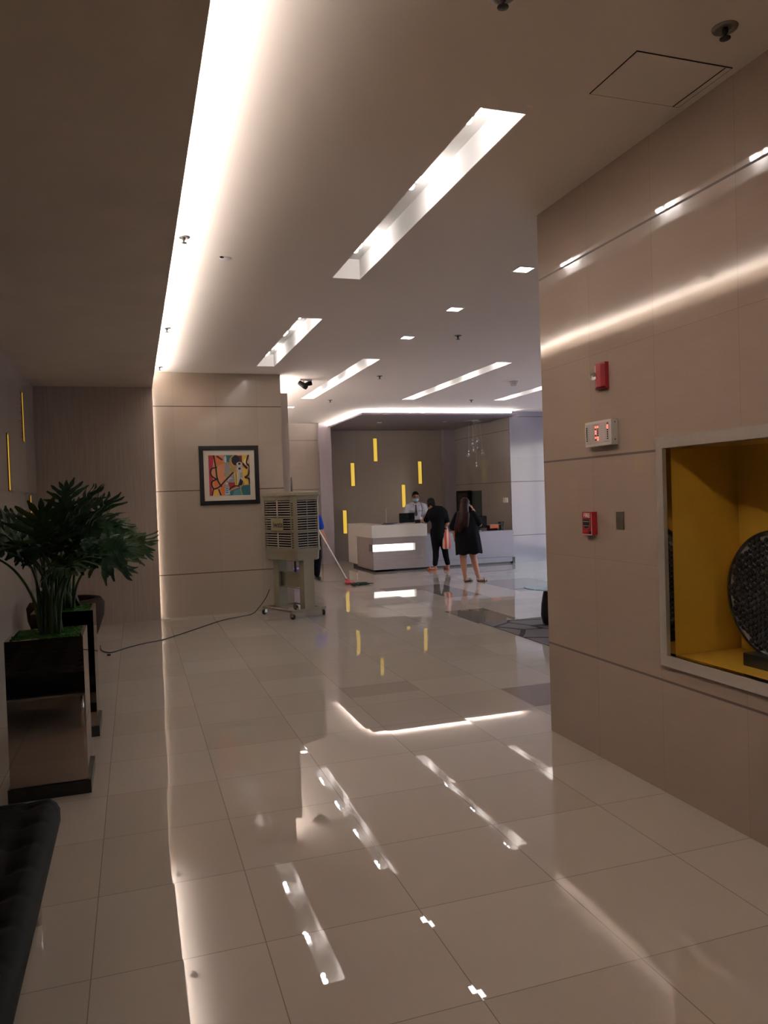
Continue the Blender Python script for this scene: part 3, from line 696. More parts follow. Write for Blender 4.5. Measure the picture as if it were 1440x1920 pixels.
# things on the reception side wall
t = thing('wall_screen', 'black framed wall screen on the reception side wall', 'screen', (8.35, 18.5, 1.12), R(-90))
add('frame', G().box(-.40, .40, -.08, 0, 0, .60), M['blackm'], t, bevel=.006)
add('display', G().box(-.33, .33, -.084, -.08, .06, .54), M['screen'], t)
t = thing('privacy_screen', 'dull green glass screen on side wall beside the framed wall screen', 'screen', (8.352, 17.78, .77), R(-90))
add('pane', G().box(-.28, .28, -.02, .006, .0, .94), M['smoke'], t)
t = thing('light_switch_plate', 'row of three white switch plates on the side wall', 'light switch', (8.35, 16.2, 1.40), R(-90))
for k in (-1, 0, 1): add('switch', G().box(k * .085 - .03, k * .085 + .03, -.012, 0, 0, .12), M['white2'], t, bevel=.003)

# pendant cluster
t = thing('pendant_chandelier', 'cluster of clear glass globes hanging on wires over the counter', 'chandelier', (7.86, 16.8, 3.40))
add('canopy', G().lathe([(.23, 0), (.23, -.015), (.2, -.03), (.02, -.032)], 32), M['chrome'], t)
for (x, y, z) in ((-.16, 0, -.82), (-.06, -.08, -.72), (.0, .08, -.55), (.09, 0, -.50), (.12, .05, -.66), (.22, 0, -.80), (.03, -.04, -1.10)):
    x *= .95
    add('wire', G().tube([(x * .8, y * .8, -.03), (x, y, z + .11)], .0028, 6), M['steel'], t)
    q = add('glass_globe', G().ball((x, y, z), .058, 18, 12), M['glass'], t)
    add('lamp_cap', G().lathe([(.008, .11), (.018, .10), (.018, .06), (.012, .05)], 12, (x, y, z)), M['chrome'], q)
    add('crystal_drop', G().lathe([(.003, .05), (.016, .02), (.02, -.01), (.004, -.03)], 6, (x, y, z)), M['chrome'], q)

# ------------------------------------------------------------------ lounge corner
add('carpet', G().box(4.12, 8.6, 5.6, 8.76, .0, .008), M['carpet'], None, label='grey lounge carpet with dark curved lines, behind the tiled wall edge', category='carpet')
t = thing('coffee_table', 'round glass coffee table on black sculpted pedestal standing on carpet', 'coffee table', (4.84, 8.18, .008))
add('glass_top', G().lathe([(.36, .455), (.365, .461), (.36, .467)], 48), M['tglass'], t)
g = G()
g.rings([[Vector((rx_ * math.cos(k * 2 * PI / 20) + ox, ry_ * math.sin(k * 2 * PI / 20), z)) for k in range(20)] for z, rx_, ry_, ox in ((0, .07, .07, -.03), (.02, .12, .12, -.03), (.12, .145, .14, -.03), (.25, .13, .12, -.04), (.36, .09, .09, -.06), (.44, .055, .055, -.08), (.455, .05, .05, -.08))])
add('pedestal', g, M['black'], t)

# ------------------------------------------------------------------ daybed
t = thing('tufted_bench', 'long black tufted leather bench in front of the steel planters', 'bench', (-.785, 2.44, 0))
bw, bl, zt, zb = .43, .98, .45, .31
g = G(); nx, ny = 40, 92; sp_ = .19
def top(x, y):
    e = min(bw - abs(x), bl - abs(y)); edge = min(1, e / .035); z = zt - .028 * (1 - math.sqrt(max(0, 1 - (1 - edge) ** 2)))
    u = ((x + bw) / sp_) % 1; v = ((y + bl) / sp_) % 1
    d = min(math.hypot(u - a, v - b) for a in (0, 1) for b in (0, 1))
    du, dv = min(u, 1 - u), min(v, 1 - v)
    return z - edge * (.022 * math.exp(-(d / .16) ** 2) + .008 * math.exp(-(min(du, dv) / .07) ** 2)) 
V = [[g.b.verts.new((-bw + 2 * bw * i / nx, -bl + 2 * bl * j / ny, top(-bw + 2 * bw * i / nx, -bl + 2 * bl * j / ny))) for j in range(ny + 1)] for i in range(nx + 1)]
for i in range(nx):
    for j in range(ny): g._f([V[i][j], V[i + 1][j], V[i + 1][j + 1], V[i][j + 1]], True)
rim = [V[i][0] for i in range(nx + 1)] + [V[nx][j] for j in range(1, ny + 1)] + [V[i][ny] for i in range(nx - 1, -1, -1)] + [V[0][j] for j in range(ny - 1, 0, -1)]
prev = rim
for z, o_ in ((zt - .06, .012), (zb + .03, .012), (zb, .0)):
    cur = [g.b.verts.new((v.co.x + (o_ if v.co.x > bw - .001 else -o_ if v.co.x < -bw + .001 else 0) , v.co.y + (o_ if v.co.y > bl - .001 else -o_ if v.co.y < -bl + .001 else 0), z)) for v in rim]
    for i in range(len(rim)): g._f([prev[i], prev[(i + 1) % len(rim)], cur[(i + 1) % len(rim)], cur[i]], True)
    prev = [v for v in cur]; 
    for v, w_ in zip(prev, rim): pass
g._f(prev)
add('cushion', g, M['leather'], t)
add('frame', G().box(-bw + .02, bw - .02, -bl + .02, bl - .02, .285, .308), M['brick_dark'], t, bevel=.004)
add('rail', G().box(-bw + .05, bw - .05, bl - .17, bl - .13, .245, .283).box(-bw + .05, bw - .05, -bl + .13, -bl + .17, .245, .283).box(bw - .09, bw - .05, -bl + .17, bl - .17, .245, .283).box(-bw + .05, -bw + .09, -bl + .17, bl - .17, .245, .283).box(-.05, .05, bl - .18, bl - .12, .24, .286).box(-.05, .05, -bl + .12, -bl + .18, .24, .286), M['chrome'], t)
for sx in (-1, 1):
    for sy in (-1, 1):
        add('leg', G().tube([(sx * (bw - .07), sy * (bl - .15), .285), (sx * (bw - .07), sy * (bl - .15), 0)], .015, 14), M['chrome'], t)
for i in range(1, 5):
    for j in range(1, 10):
        x, y = -bw + i * sp_, -bl + j * sp_
        if x < bw - .03: add('button', G().ball((x, y, top(x, y) + .002), .011, 10, 6, (1, 1, .5)), M['leather'], t)

# ------------------------------------------------------------------ planters
def planter(y0, depth, label):
    t = thing('steel_planter', label, 'planter', (-.515, y0 + depth / 2, 0), 0, 'mirror steel planters')
    w, d, h = .205, depth / 2, .905
    add('plinth', G().box(-w - .012, w + .014, -d - .012, d + .012, 0, .075), M['black'], t, bevel=.004)
    g = G(); th = .022
    g.box(-w, w, -d, -d + th, .075, h).box(-w, w, d - th, d, .075, h).box(-w, -w + th, -d + th, d - th, .075, h).box(w - th, w, -d + th, d - th, .075, h)
    add('steel_box', g, M['mirror'], t)
    add('soil', G().box(-w + th, w - th, -d + th, d - th, .75, h - .06), M['soil'], t)
    g = G(); random.seed(int(y0 * 10)); n = 16
    vs = [[g.b.verts.new((-w + th + (2 * w - 2 * th) * i / n, -d + th + (2 * d - 2 * th) * j / n, h - .018 + random.uniform(0, .022) + .012 * math.sin(i * .9) * math.cos(j * .8) + (-.03 if i in (0, n) or j in (0, n) else 0))) for j in range(n + 1)] for i in range(n + 1)]
    for i in range(n):
        for j in range(n): g._f([vs[i][j], vs[i + 1][j], vs[i + 1][j + 1], vs[i][j + 1]], True)
    for _ in range(420):
        x = random.uniform(-w + th, w - th); y = random.uniform(-d + th, d - th); z = h - .005
        a = random.uniform(0, 6.28); L = random.uniform(.003, .011); q = Vector((math.cos(a) * .004, math.sin(a) * .004, 0))
        g.quad([Vector((x, y, z)) - q, Vector((x, y, z)) + q, Vector((x + random.uniform(-.012, .012), y + random.uniform(-.012, .012), z + L)) + q * .3, Vector((x, y, z + L)) - q * .3])
    add('moss', g, M['moss'], t, normals=False)
    return t
planter(4.68, .42, 'mirror finish steel planter on black plinth, nearer one beside the bench')
planter(5.80, .42, 'mirror finish steel planter on black plinth, farther one')

def leaf_blade(parent, base, dirv, up, L, seed, mat):
    """deeply lobed leaf: midrib strip, finger lobes both sides, end lobe"""
    rnd = random.Random(seed); g = G()
    d = Vector(dirv).normalized(); u = Vector(up); u = (u - d * u.dot(d)).normalized(); s = d.cross(u)
    droop = rnd.uniform(.12, .3)
    def mid(t): return Vector(base) + d * (L * t) - u * (droop * L * t * t)
    def strip(pts, ws, nrm):
        prev = None
        for p, w, q in zip(pts, ws, nrm):
            c = [g.b.verts.new(p - q * w), g.b.verts.new(p - u * w * .25), g.b.verts.new(p + q * w)]
            if prev:
                for k in (0, 1): g._f([prev[k], prev[k + 1], c[k + 1], c[k]], True)
            prev = c
    n = 8
    pts = [mid(t / n) for t in range(n + 1)]
    strip(pts, [.02 + .030 * math.sin(min(1, t / n * 1.15) * PI) for t in range(n + 1)], [s] * (n + 1))
    nl = 7
    for side in (-1, 1):
        for k in range(nl):
            t = .04 + .82 * k / (nl - 1); o = mid(t); ang = R(118 - 88 * (k / (nl - 1)) + rnd.uniform(-7, 7))
            ll = L * (.36 + .36 * math.sin(PI * (k + .6) / nl)) * rnd.uniform(.85, 1.12); ld = d * math.cos(ang) + s * side * math.sin(ang)
            curl = rnd.uniform(.05, .28); m = 7; P_, W_, N_ = [], [], []
            for i in range(m + 1):
                v = i / m; b = d * (ll * .16 * v * v)
                P_.append(o + ld * (ll * v) + b - u * (curl * ll * v * v) + u * (.010 * math.sin(v * 7 + k)))
                W_.append(max(.0015, L * .062 * (math.sin(PI * (v * .80 + .14)) ** .7) * (1 + .22 * math.sin(v * 12 + k * 2))))
                N_.append((ld.cross(u)).normalized())
            strip(P_, W_, N_)
    e = mid(1); m = 6
    strip([e + d * (L * .32 * i / m) - u * (droop * 1.9 * L * .32 * i / m) for i in range(m + 1)], [max(.0015, L * .06 * math.sin(PI * (i / m * .8 + .15))) for i in range(m + 1)], [s] * (m + 1))
    return add('leaf', g, mat, parent, normals=False)

def philodendron(loc, leaves, label, seed):
    t = thing('potted_philodendron', label, 'plant', loc, 0, 'leafy plants in the steel planters')
    rnd = random.Random(seed)
    add('trunk', G().tube([(0, 0, -.03), (.01, 0, .05), (.0, .01, .13)], [.045, .04, .028], 12), M['stem'], t)
    for i, (az, tilt, h, L) in enumerate(leaves):
        a = R(az); out = math.sin(R(tilt)) * h; up_ = math.cos(R(tilt)) * h
        b0 = Vector((rnd.uniform(-.06, .06), rnd.uniform(-.06, .06), .0)); tip = Vector((math.cos(a) * out, math.sin(a) * out, up_)) + b0 * .5
        c1 = b0 + Vector((math.cos(a) * out * .12, math.sin(a) * out * .12, up_ * .45)); c2 = b0 + Vector((math.cos(a) * out * .45, math.sin(a) * out * .45, up_ * .8))
        pp = pts_catmull([b0, c1, c2, tip], 5); n = len(pp)
        st = add('leaf_stalk', G().tube(pp, [.0098 - .0045 * k / n for k in range(n)], 8), M['stem'], t)
        L = L * 1.20; el = R(rnd.uniform(-15, 30) if tilt > 14 else rnd.uniform(45, 75))
        dv = Vector((math.cos(a) * math.cos(el), math.sin(a) * math.cos(el), math.sin(el))); uv = Vector((-math.cos(a) * math.sin(el), -math.sin(a) * math.sin(el), math.cos(el)))
        uv = (uv + Vector((-math.cos(a), -math.sin(a), 0)) * .15 + Vector((rnd.uniform(-.2, .2), -.75 + rnd.uniform(-.25, .25), 0))).normalized()
        leaf_blade(t, tip, dv, uv, L, seed * 100 + i, M['leaf'] if i % 3 else M['leaf2'])
philodendron((-.50, 4.90, .885), [(-5, 24, .50, .22), (25, 20, .55, .24), (-35, 26, .56, .22), (-70, 24, .52, .2), (-100, 18, .54, .2), (200, 30, .60, .24), (170, 28, .62, .22), (230, 22, .55, .22), (75, 18, .6, .22), (110, 20, .6, .2), (-10, 10, .54, .2), (150, 10, .58, .2), (-60, 8, .54, .2), (-20, 26, .52, .2), (-120, 20, .52, .2), (-90, 12, .50, .24), (-45, 14, .50, .24), (5, 16, .46, .22), (-135, 14, .52, .24), (-65, 16, .42, .22)],
             'large dark green lobed plant growing in the nearer planter', 5)
philodendron((-.50, 6.02, .885), [(0, 20, .62, .26), (-30, 16, .68, .24), (20, 30, .6, .26), (-60, 24, .55, .24), (60, 20, .6, .22), (180, 28, .6, .24), (140, 24, .62, .22), (230, 26, .6, .22), (90, 12, .68, .22), (-15, 34, .50, .24), (-90, 18, .60, .22), (10, 8, .66, .22), (-45, 10, .58, .24), (-80, 8, .55, .24), (30, 14, .60, .24)],
             'taller dark green lobed plant growing in the farther planter', 8)

def stake(p0, p1, label):
    p0, p1 = Vector(p0), Vector(p1); t = thing('support_stake', label, 'stake', p0)
    d = p1 - p0
    add('rod', G().tube([(0, 0, 0), d], .0135, 12), M['black'], t)
    m = d * (.36 if d.x < 0 and abs(d.x) > .1 else .42); dn = d.normalized() * .012
    add('collar', G().tube([m - dn, m + dn], .018, 14), M['chrome'], t)
stake((-.400, 6.1, .86), (-.60, 6.1, 1.30), 'black rod with chrome collar leaning left out of the farther planter')
stake((-.655, 5.92, .86), (-.63, 5.92, 1.35), 'black rod with chrome collar standing among the leaf stalks')

# brown tub chair behind the planters
t = thing('tub_chair', 'brown curved leather chair half hidden behind the farther planter', 'chair', (-.77, 9.15, 0), R(0))
g = G(); n = 28
def arc(a0, a1, r, z, k=1): return [Vector((r * k * math.cos(R(a0 + (a1 - a0) * i / n)), r * math.sin(R(a0 + (a1 - a0) * i / n)), z)) for i in range(n + 1)]
inner, outer = [], []
prof = [(0, .22), (.1, .27), (.25, .34), (.42, .40), (.56, .41), (.62, .37)]
ring = [arc(-160, 70, r, z) for z, r in prof] + [arc(-160, 70, r - .06, z) for z, r in prof[::-1]]
for a, b in zip(ring, ring[1:] + ring[:1]):
    va = [g.b.verts.new(p) for p in a]; vb = [g.b.verts.new(p) for p in b]
    for i in range(n): g._f([va[i], va[i + 1], vb[i + 1], vb[i]], True)
bmesh.ops.remove_doubles(g.b, verts=g.b.verts[:], dist=1e-5)
bmesh.ops.holes_fill(g.b, edges=g.b.edges[:])
add('shell', g, M['brown_leather'], t)
add('seat', G().lathe([(.26, .26), (.33, .30), (.34, .38), (.30, .42), (.02, .43)], 32), M['brown_leather'], t)
add('base', G().lathe([(.20, 0), (.20, .02), (.05, .04), (.05, .28)], 24), M['blackm'], t)

# ------------------------------------------------------------------ evaporative cooler
CA = R(22)
t = thing('evaporative_air_cooler', 'khaki portable air cooler with louvred sides on wheeled stand', 'air cooler', (2.055, 10.27, 0), CA)
# local: x runs right along the right-hand face (b), y runs away along the left-hand face (a); origin at the near corner
A, B, c = .81, .475, .062
def oct_(m, z, x0=0, y0=0, x1=B, y1=A, c=c): return [Vector(p) for p in ((x0 + c + m, y0 + m, z), (x1 - c - m, y0 + m, z), (x1 - m, y0 + c + m, z), (x1 - m, y1 - c - m, z), (x1 - c - m, y1 - m, z), (x0 + c + m, y1 - m, z), (x0 + m, y1 - c - m, z), (x0 + m, y0 + c + m, z))]
Z0, Z1 = .945, 1.685
add('inner_core', G().rings([oct_(.03, Z0 + .01), oct_(.03, Z1)], smooth=False), M['dark_in'], t)
g = G(); e = .022
for x, y in ((0, 0), (B, 0), (B, A), (0, A)):
    sx, sy = (1 if x == 0 else -1), (1 if y == 0 else -1)
    g.rings([[Vector((x + sx * c, y, z)), Vector((x + sx * (c + .010), y, z)), Vector((x + sx * (c + .010), y + sy * .035, z)), Vector((x + sx * .035, y + sy * (c + .010), z)), Vector((x, y + sy * (c + .010), z)), Vector((x, y + sy * c, z))] for z in (Z0, Z1)], smooth=False)
g.rings([oct_(-.004, Z1 - .05), oct_(-.004, Z1 + .0)], smooth=False); g.rings([oct_(-.006, Z0 - .02), oct_(-.006, Z0 + .02)], smooth=False)
for z in (1.19, 1.41): g.rings([oct_(.0, z - .011), oct_(.0, z + .011)], smooth=False)
add('casing', g, M['cooler'], t)
add('lid', G().rings([oct_(-.012, Z1 + .002), oct_(-.02, Z1 + .02), oct_(-.012, Z1 + .055), oct_(.02, Z1 + .07)], smooth=False), M['cooler'], t)
def louvre(side, lab=None):
    g = G(); n = 20; L = (A if side == 'L' else B); a0, a1 = c + .010, L - c - .010
    for k in range(n):
        z = Z0 + .035 + (Z1 - Z0 - .10) * k / (n - 1)
        for q0, q1 in ([(a0, a1)]):
            if side == 'L': pr_ = [(.010, z + .006), (.004, z - .0065), (.009, z - .0075), (.026, z + .001)]; g.rings([[Vector((x_, q_, z_)) for x_, z_ in pr_] for q_ in (q0, q1)], smooth=False)
            else: pr_ = [(.010, z + .006), (.004, z - .0065), (.009, z - .0075), (.026, z + .001)]; g.rings([[Vector((q_, x_, z_)) for x_, z_ in pr_] for q_ in (q0, q1)], smooth=False)
    m_ = (a0 + a1) / 2
    if side == 'L': g.box(.0, .008, m_ - .012, m_ + .012, Z0, Z1)
    else: g.box(m_ - .003, m_ + .003, .003, .012, Z0, Z1)
    return add('louvre_panel', g, M['cooler2'], t)
lv = louvre('L'); louvre('R')
g = G(); cm = Matrix.Translation((c * .5, c * .5, 0)) @ Matrix.Rotation(R(-45), 4, 'Z')
for k in range(20):
    if k not in (7, 13): g.box(-.032, -.008, -.003, .004, Z0 + .030 + .032 * k, Z0 + .044 + .032 * k, mx=cm)
add('corner_slots', g, plain('brown_slot', '3a2a1c', .8), t)
bmx = Matrix.Translation((-.006, A / 2 + .0, 1.30)) @ Matrix.Rotation(R(-90), 4, 'Z')
bd = add('badge', G().box(-.155, .155, -.004, .004, -.085, .085, mx=bmx), M['badge'], t, bevel=.002)
g = G().text('iwata', .115, bmx @ Matrix.Translation((.03, -.0045, -.004)) @ Matrix.Rotation(R(90), 4, 'X') @ Matrix.Scale(1.0, 4, (1, 0, 0)), .0005, .001)
add('lettering', g, M['ink'], bd)
g = G(); g.tube([bmx @ Vector((-.125, -.005, -.03)), bmx @ Vector((-.118, -.005, .01)), bmx @ Vector((-.10, -.005, .05))], [.002, .005, .001], 6)
add('emblem', g, M['grey'], bd)
add('water_tank', G().rings([oct_(.03, .79, c=.05), oct_(.02, .80, c=.05), oct_(.012, .93, c=.05)], smooth=False), M['cooler'], t)
g1 = G().box(.16, .33, .02, .10, .10, .80).box(.16, .18, .10, .14, .10, .80).box(.31, .33, .10, .14, .1, .8)
add('stand_post', g1, M['cooler'], t, bevel=.004)
g1 = G().box(.12, .30, A - .14, A - .06, .10, .80).box(.12, .14, A - .2, A - .14, .1, .8)
add('stand_post', g1, M['cooler'], t, bevel=.004)
add('cross_beam', G().box(.20, .23, .12, A - .12, .40, .60).box(.17, .26, .12, A - .12, .39, .405).box(.17, .26, .12, A - .12, .595, .61), M['cooler'], t)
add('base_frame', G().box(-.07, B + .03, -.0, .045, .09, .125).box(-.07, B + .03, A - .085, A - .04, .09, .125).box(-.07, -.02, .045, A - .085, .095, .12).box(B - .02, B + .03, .045, A - .085, .095, .12), M['cooler'], t, bevel=.003)
def caster(x, y, a):
    k = add('caster', G().lathe([(.025, .09), (.025, .08), (.012, .078), (.012, .065)], 12, (x, y, 0)).box(-.03, .02, -.022, -.017, .03, .075, mx=Matrix.Translation((x, y, 0)) @ Matrix.Rotation(a, 4, 'Z')).box(-.03, .02, .017, .022, .03, .075, mx=Matrix.Translation((x, y, 0)) @ Matrix.Rotation(a, 4, 'Z')), M['sprk'], t)
    wm = Matrix.Translation((x, y, 0)) @ Matrix.Rotation(a, 4, 'Z') @ Matrix.Translation((-.018, 0, .038)) @ Matrix.Rotation(R(90), 4, 'X')
    add('wheel', G().lathe([(.008, -.016), (.034, -.015), (.038, -.008), (.038, .008), (.034, .015), (.008, .016)], 24, mx=wm), M['rubber'], k)
for x, y, a in ((-.06, .03, 2.4), (B, .03, 1.2), (-.04, A - .06, .3), (B, A - .06, 2.0)): caster(x, y, a)
add('hose_clip', G().box(.02, .05, .01, .03, .12, .15), M['cooler'], t)

g = G().tube(pts_catmull([(1.82, 11.0, .35), (1.76, 11.03, .22), (1.66, 11.08, .08), (1.53, 11.01, .006), (1.12, 10.71, .006), (.75, 10.2, .006), (.29, 9.57, .006), (.05, 9.4, .006), (-.13, 9.22, .006), (-.27, 9.03, .006), (-.34, 9.02, .006), (-.42, 9.2, .006), (-.44, 9.5, .006)], 8), .006, 6)
add('power_cord', g, M['rubber'], None, label='thin dark power cord running from the air cooler across the floor', category='cord')
add('plug_stub', G().box(-.015, .02, -.012, .012, 0, .018), M['rubber'], None, label='tiny black plug lying on the floor by the cord', category='plug').location = (-.33, 8.85, 0)

# bucket, pole and mop behind the cooler
t = thing('mop_bucket', 'violet blue plastic bucket seen between the cooler stand posts', 'bucket', (2.82, 14.2, 0))
add('bucket_body', G().lathe([(.13, 0), (.16, .02), (.19, .34), (.20, .35), (.185, .35), (.15, .03)], 28, cap=True), M['bucket'], t)
add('rim_band', G().lathe([(.193, .33), (.205, .335), (.205, .36), (.19, .362)], 28, cap=False), M['white'], t)
add('broom_pole', G().tube([(2.80, 13.9, .0), (2.765, 13.9, 2.06)], .022, 10), M['black'], None, label='thin black pole rising behind the top of the air cooler', category='pole')

t = thing('mop', 'wet mop with white pole, red clamp and dark green strands', 'mop', (3.80, 13.72, 0))
def ml(p): return Vector(p) - Vector((3.80, 13.72, 0))
add('pole', G().tube([ml((3.44, 14.62, 1.02)), ml((3.75, 13.80, .10))], .0125, 12), M['white2'], t)
add('clamp', G().tube([ml((3.735, 13.85, .12)), ml((3.77, 13.74, .06))], [.02, .035], 12).ball(ml((3.745, 13.73, .05)), .05, 14, 8, (1.3, .8, .7)).ball(ml((3.84, 13.70, .045)), .045, 14, 8, (1.3, .8, .6)), M['redp'], t)
g = G(); random.seed(12)
for k in range(46):
    a = R(random.uniform(-150, 60)); L = random.uniform(.12, .30); ca, sa = math.cos(a), math.sin(a)
    x0 = Vector((random.uniform(-.02, .12), random.uniform(-.05, .02), .035)); b = random.uniform(-.05, .05)
    pts = [x0 + Vector((ca * L * v * (1.35 if ca > 0 else .25) - sa * b * v * v, sa * L * v * .8 + ca * b * v * v, -.02 * v + .004)) for v in (0, .35, .7, 1)]
    g.tube(pts, [.011, .012, .011, .007], 6)
add('strands', g, M['mop'], t)

# ------------------------------------------------------------------ people
def frame_for(x, y):
    """heading so that local +x is sideways to the line from the room entrance"""
    return -math.atan2(x, y)

def hand(p, d, n, size=1.0, curl=.5, mirror=1):
    """palm and five bent fingers: p wrist, d pointing direction, n palm normal"""
    d = Vector(d).normalized(); n = Vector(n); n = (n - d * n.dot(d)).normalized(); s = d.cross(n) * mirror; p = Vector(p); out = []
    k = size
    for q in (-.028, -.009, .010, .028): out.append(('c', p, .018 * k, p + d * .075 * k + s * q * k, .012 * k))
    for i, (q, L) in enumerate(((-.030, .060), (-.010, .075), (.010, .080), (.030, .072))):
        a = p + d * .078 * k + s * q * k; c_ = curl
        b1 = a + (d * math.cos(c_) + n * math.sin(c_)) * L * .45 * k; b2 = b1 + (d * math.cos(c_ * 2) + n * math.sin(c_ * 2)) * L * .32 * k; b3 = b2 + (d * math.cos(c_ * 2.8) + n * math.sin(c_ * 2.8)) * L * .23 * k
        out += [('c', a, .0095 * k, b1, .0085 * k), ('c', b1, .0085 * k, b2, .0078 * k), ('c', b2, .0078 * k, b3, .007 * k)]
    a = p + d * .025 * k + s * .025 * k; b = a + (d * .6 + s * .7 + n * .25).normalized() * .035 * k; e_ = b + (d * .9 + s * .25 + n * .35).normalized() * .03 * k
    out += [('c', a, .012 * k, b, .0105 * k), ('c', b, .0105 * k, e_, .008 * k)]
    return out

def head_parts(c, f, up=(0, 0, 1), s=1.0):
    """skull, jaw, nose, ears; c centre, f facing direction"""
    c = Vector(c); f = Vector(f).normalized(); u = Vector(up); u = (u - f * u.dot(f)).normalized(); r = f.cross(u)
    ez = Matrix((r, f, u)).transposed().to_euler()
    P_ = lambda a, b, z: c + r * a * s + f * b * s + u * z * s
    return [('e', P_(0, -.01, .03), (.073 * s, .092 * s, .088 * s), ez), ('e', P_(0, .025, -.035), (.058 * s, .062 * s, .072 * s), ez), ('c', P_(0, .07, -.085), .022 * s, P_(0, .06, -.08), .03 * s),
            ('c', P_(0, .085, .005), .010 * s, P_(0, .105, -.03), .014 * s), ('e', P_(.078, -.005, -.01), (.010 * s, .02 * s, .03 * s), ez), ('e', P_(-.078, -.005, -.01), (.010 * s, .02 * s, .03 * s), ez),
            ('c', P_(-.012, .083, -.058), .009 * s, P_(.012, .083, -.058), .009 * s)], P_, ez

def eyes_brows(parent, P_, s=1.0):
    for k in (-1, 1):
        add('eye', G().ball(P_(k * .03, .0795, .011), .0095 * s, 12, 8, (1.25, .6, .5)), M['eye_white'], parent)
        add('pupil', G().ball(P_(k * .03, .0845, .0105), .0048 * s, 8, 5, (1, .7, 1)), M['ink'], parent)
        add('eyelid', G().tube([P_(k * .030 - .013, .080, .013), P_(k * .030, .087, .0175), P_(k * .030 + .013, .080, .013)], .0032 * s, 6), M['hair'], parent)
        add('eyebrow', G().tube([P_(k * .015, .088, .034), P_(k * .032, .088, .038), P_(k * .048, .078, .033)], .004 * s, 6), M['hair'], parent)

# --- woman on the phone, seen from behind
px, py = 5.875, 12.94
t = thing('person', 'woman in loose black dress with long brown hair, phone at ear', 'person', (px, py, 0), frame_for(px, py))
hp, HP, ez = head_parts((-.035, .02, 1.44), (.35, .94, -.08), s=1.0)
body = hp + [('c', (-.045, 0, 1.36), .052, (-.05, -.01, 1.27), .058), ('e', (-.045, 0, 1.14), (.19, .125, .17)), ('c', (-.05, 0, 1.22), .10, (-.03, 0, .95), .15), ('e', (-.03, .01, .80), (.19, .15, .16)),
    ('c', (-.19, 0, 1.24), .062, (-.26, .0, 1.02), .05), ('c', (-.26, 0, 1.02), .047, (-.25, .10, .84), .032), ('c', (.10, 0, 1.25), .062, (.215, .02, 1.07), .050), ('c', (.215, .02, 1.07), .046, (.105, .05, 1.33), .032),
    ('c', (-.10, 0, .78), .105, (-.105, .01, .47), .068), ('c', (-.105, .01, .47), .062, (-.10, -.012, .32), .062), ('c', (-.10, -.012, .32), .060, (-.078, .0, .08), .036),
    ('c', (.05, 0, .78), .105, (.085, .01, .47), .068), ('c', (.085, .01, .47), .062, (.11, -.012, .32), .060), ('c', (.11, -.012, .32), .058, (.165, .0, .085), .036),
    ('c', (-.085, -.02, .045), .034, (.02, .09, .032), .028), ('c', (.02, .09, .032), .028, (.045, .11, .026), .02), ('c', (.155, -.015, .045), .034, (.275, .07, .032), .028), ('c', (.275, .07, .032), .028, (.31, .09, .026), .02)]
body += hand((.10, .06, 1.345), (-.35, .15, .9), (-.9, .1, -.3), 1.0, .55) + hand((-.25, .10, .83), (.1, .35, -.9), (.6, .7, 0), 1.0, .5)
bd = blob('body', body, M['skin'], .009, 5, t)
# dress: loose rings from the shoulders to the slanting hem
def dress(rows, n=40):
    g = G(); rs = []
    for z, cx, cy, rx_, ry_, sl in rows:
        rs.append([Vector((cx + rx_ * math.cos(a), cy + ry_ * math.sin(a), z + sl * math.cos(a) + (.012 * math.sin(7 * a) if z < .6 else 0))) * 1 + Vector((math.cos(a), math.sin(a), 0)) * (.009 * math.sin(9 * a + z * 4) * max(0, min(1, (1.15 - z) / .5))) for a in [k * 2 * PI / n for k in range(n)]])
    return g.rings(rs, cap=False)
g = dress([(1.315, -.045, 0, .065, .065, 0), (1.295, -.045, 0, .12, .095, 0), (1.26, -.045, 0, .185, .12, 0), (1.18, -.045, 0, .205, .15, 0), (1.05, -.03, 0, .215, .17, 0), (.92, -.02, 0, .225, .185, 0), (.78, -.01, 0, .235, .195, 0), (.65, 0, 0, .242, .20, 0), (.53, .005, 0, .245, .205, .012), (.525, .005, 0, .238, .198, .012)])
add('dress', g, M['cloth_black'], t)
blob('sleeve', [('c', (-.17, 0, 1.24), .085, (-.265, .0, 1.04), .085)], M['cloth_black'], .012, 4, t)
blob('sleeve', [('c', (.09, 0, 1.25), .085, (.19, .015, 1.10), .080)], M['cloth_black'], .012, 4, t)
hr = [('e', HP(0, -.022, .045), (.086, .098, .092), ez), ('c', HP(0, -.05, -.02), .080, (-.055, -.085, 1.26), .085), ('c', (-.06, -.08, 1.27), .095, (-.10, -.13, 1.10), .085), ('c', (-.10, -.13, 1.10), .08, (-.15, -.15, .96), .035), ('c', (-.03, -.11, 1.25), .075, (-.03, -.15, 1.05), .05), ('c', (-.13, -.08, 1.27), .065, (-.21, -.12, 1.02), .045), ('c', (-.21, -.12, 1.04), .045, (-.23, -.12, .93), .02), ('c', HP(-.06, .0, 0), .045, (-.13, -.04, 1.22), .045)]
blob('hair', hr, M['hair2'], .011, 3, t)
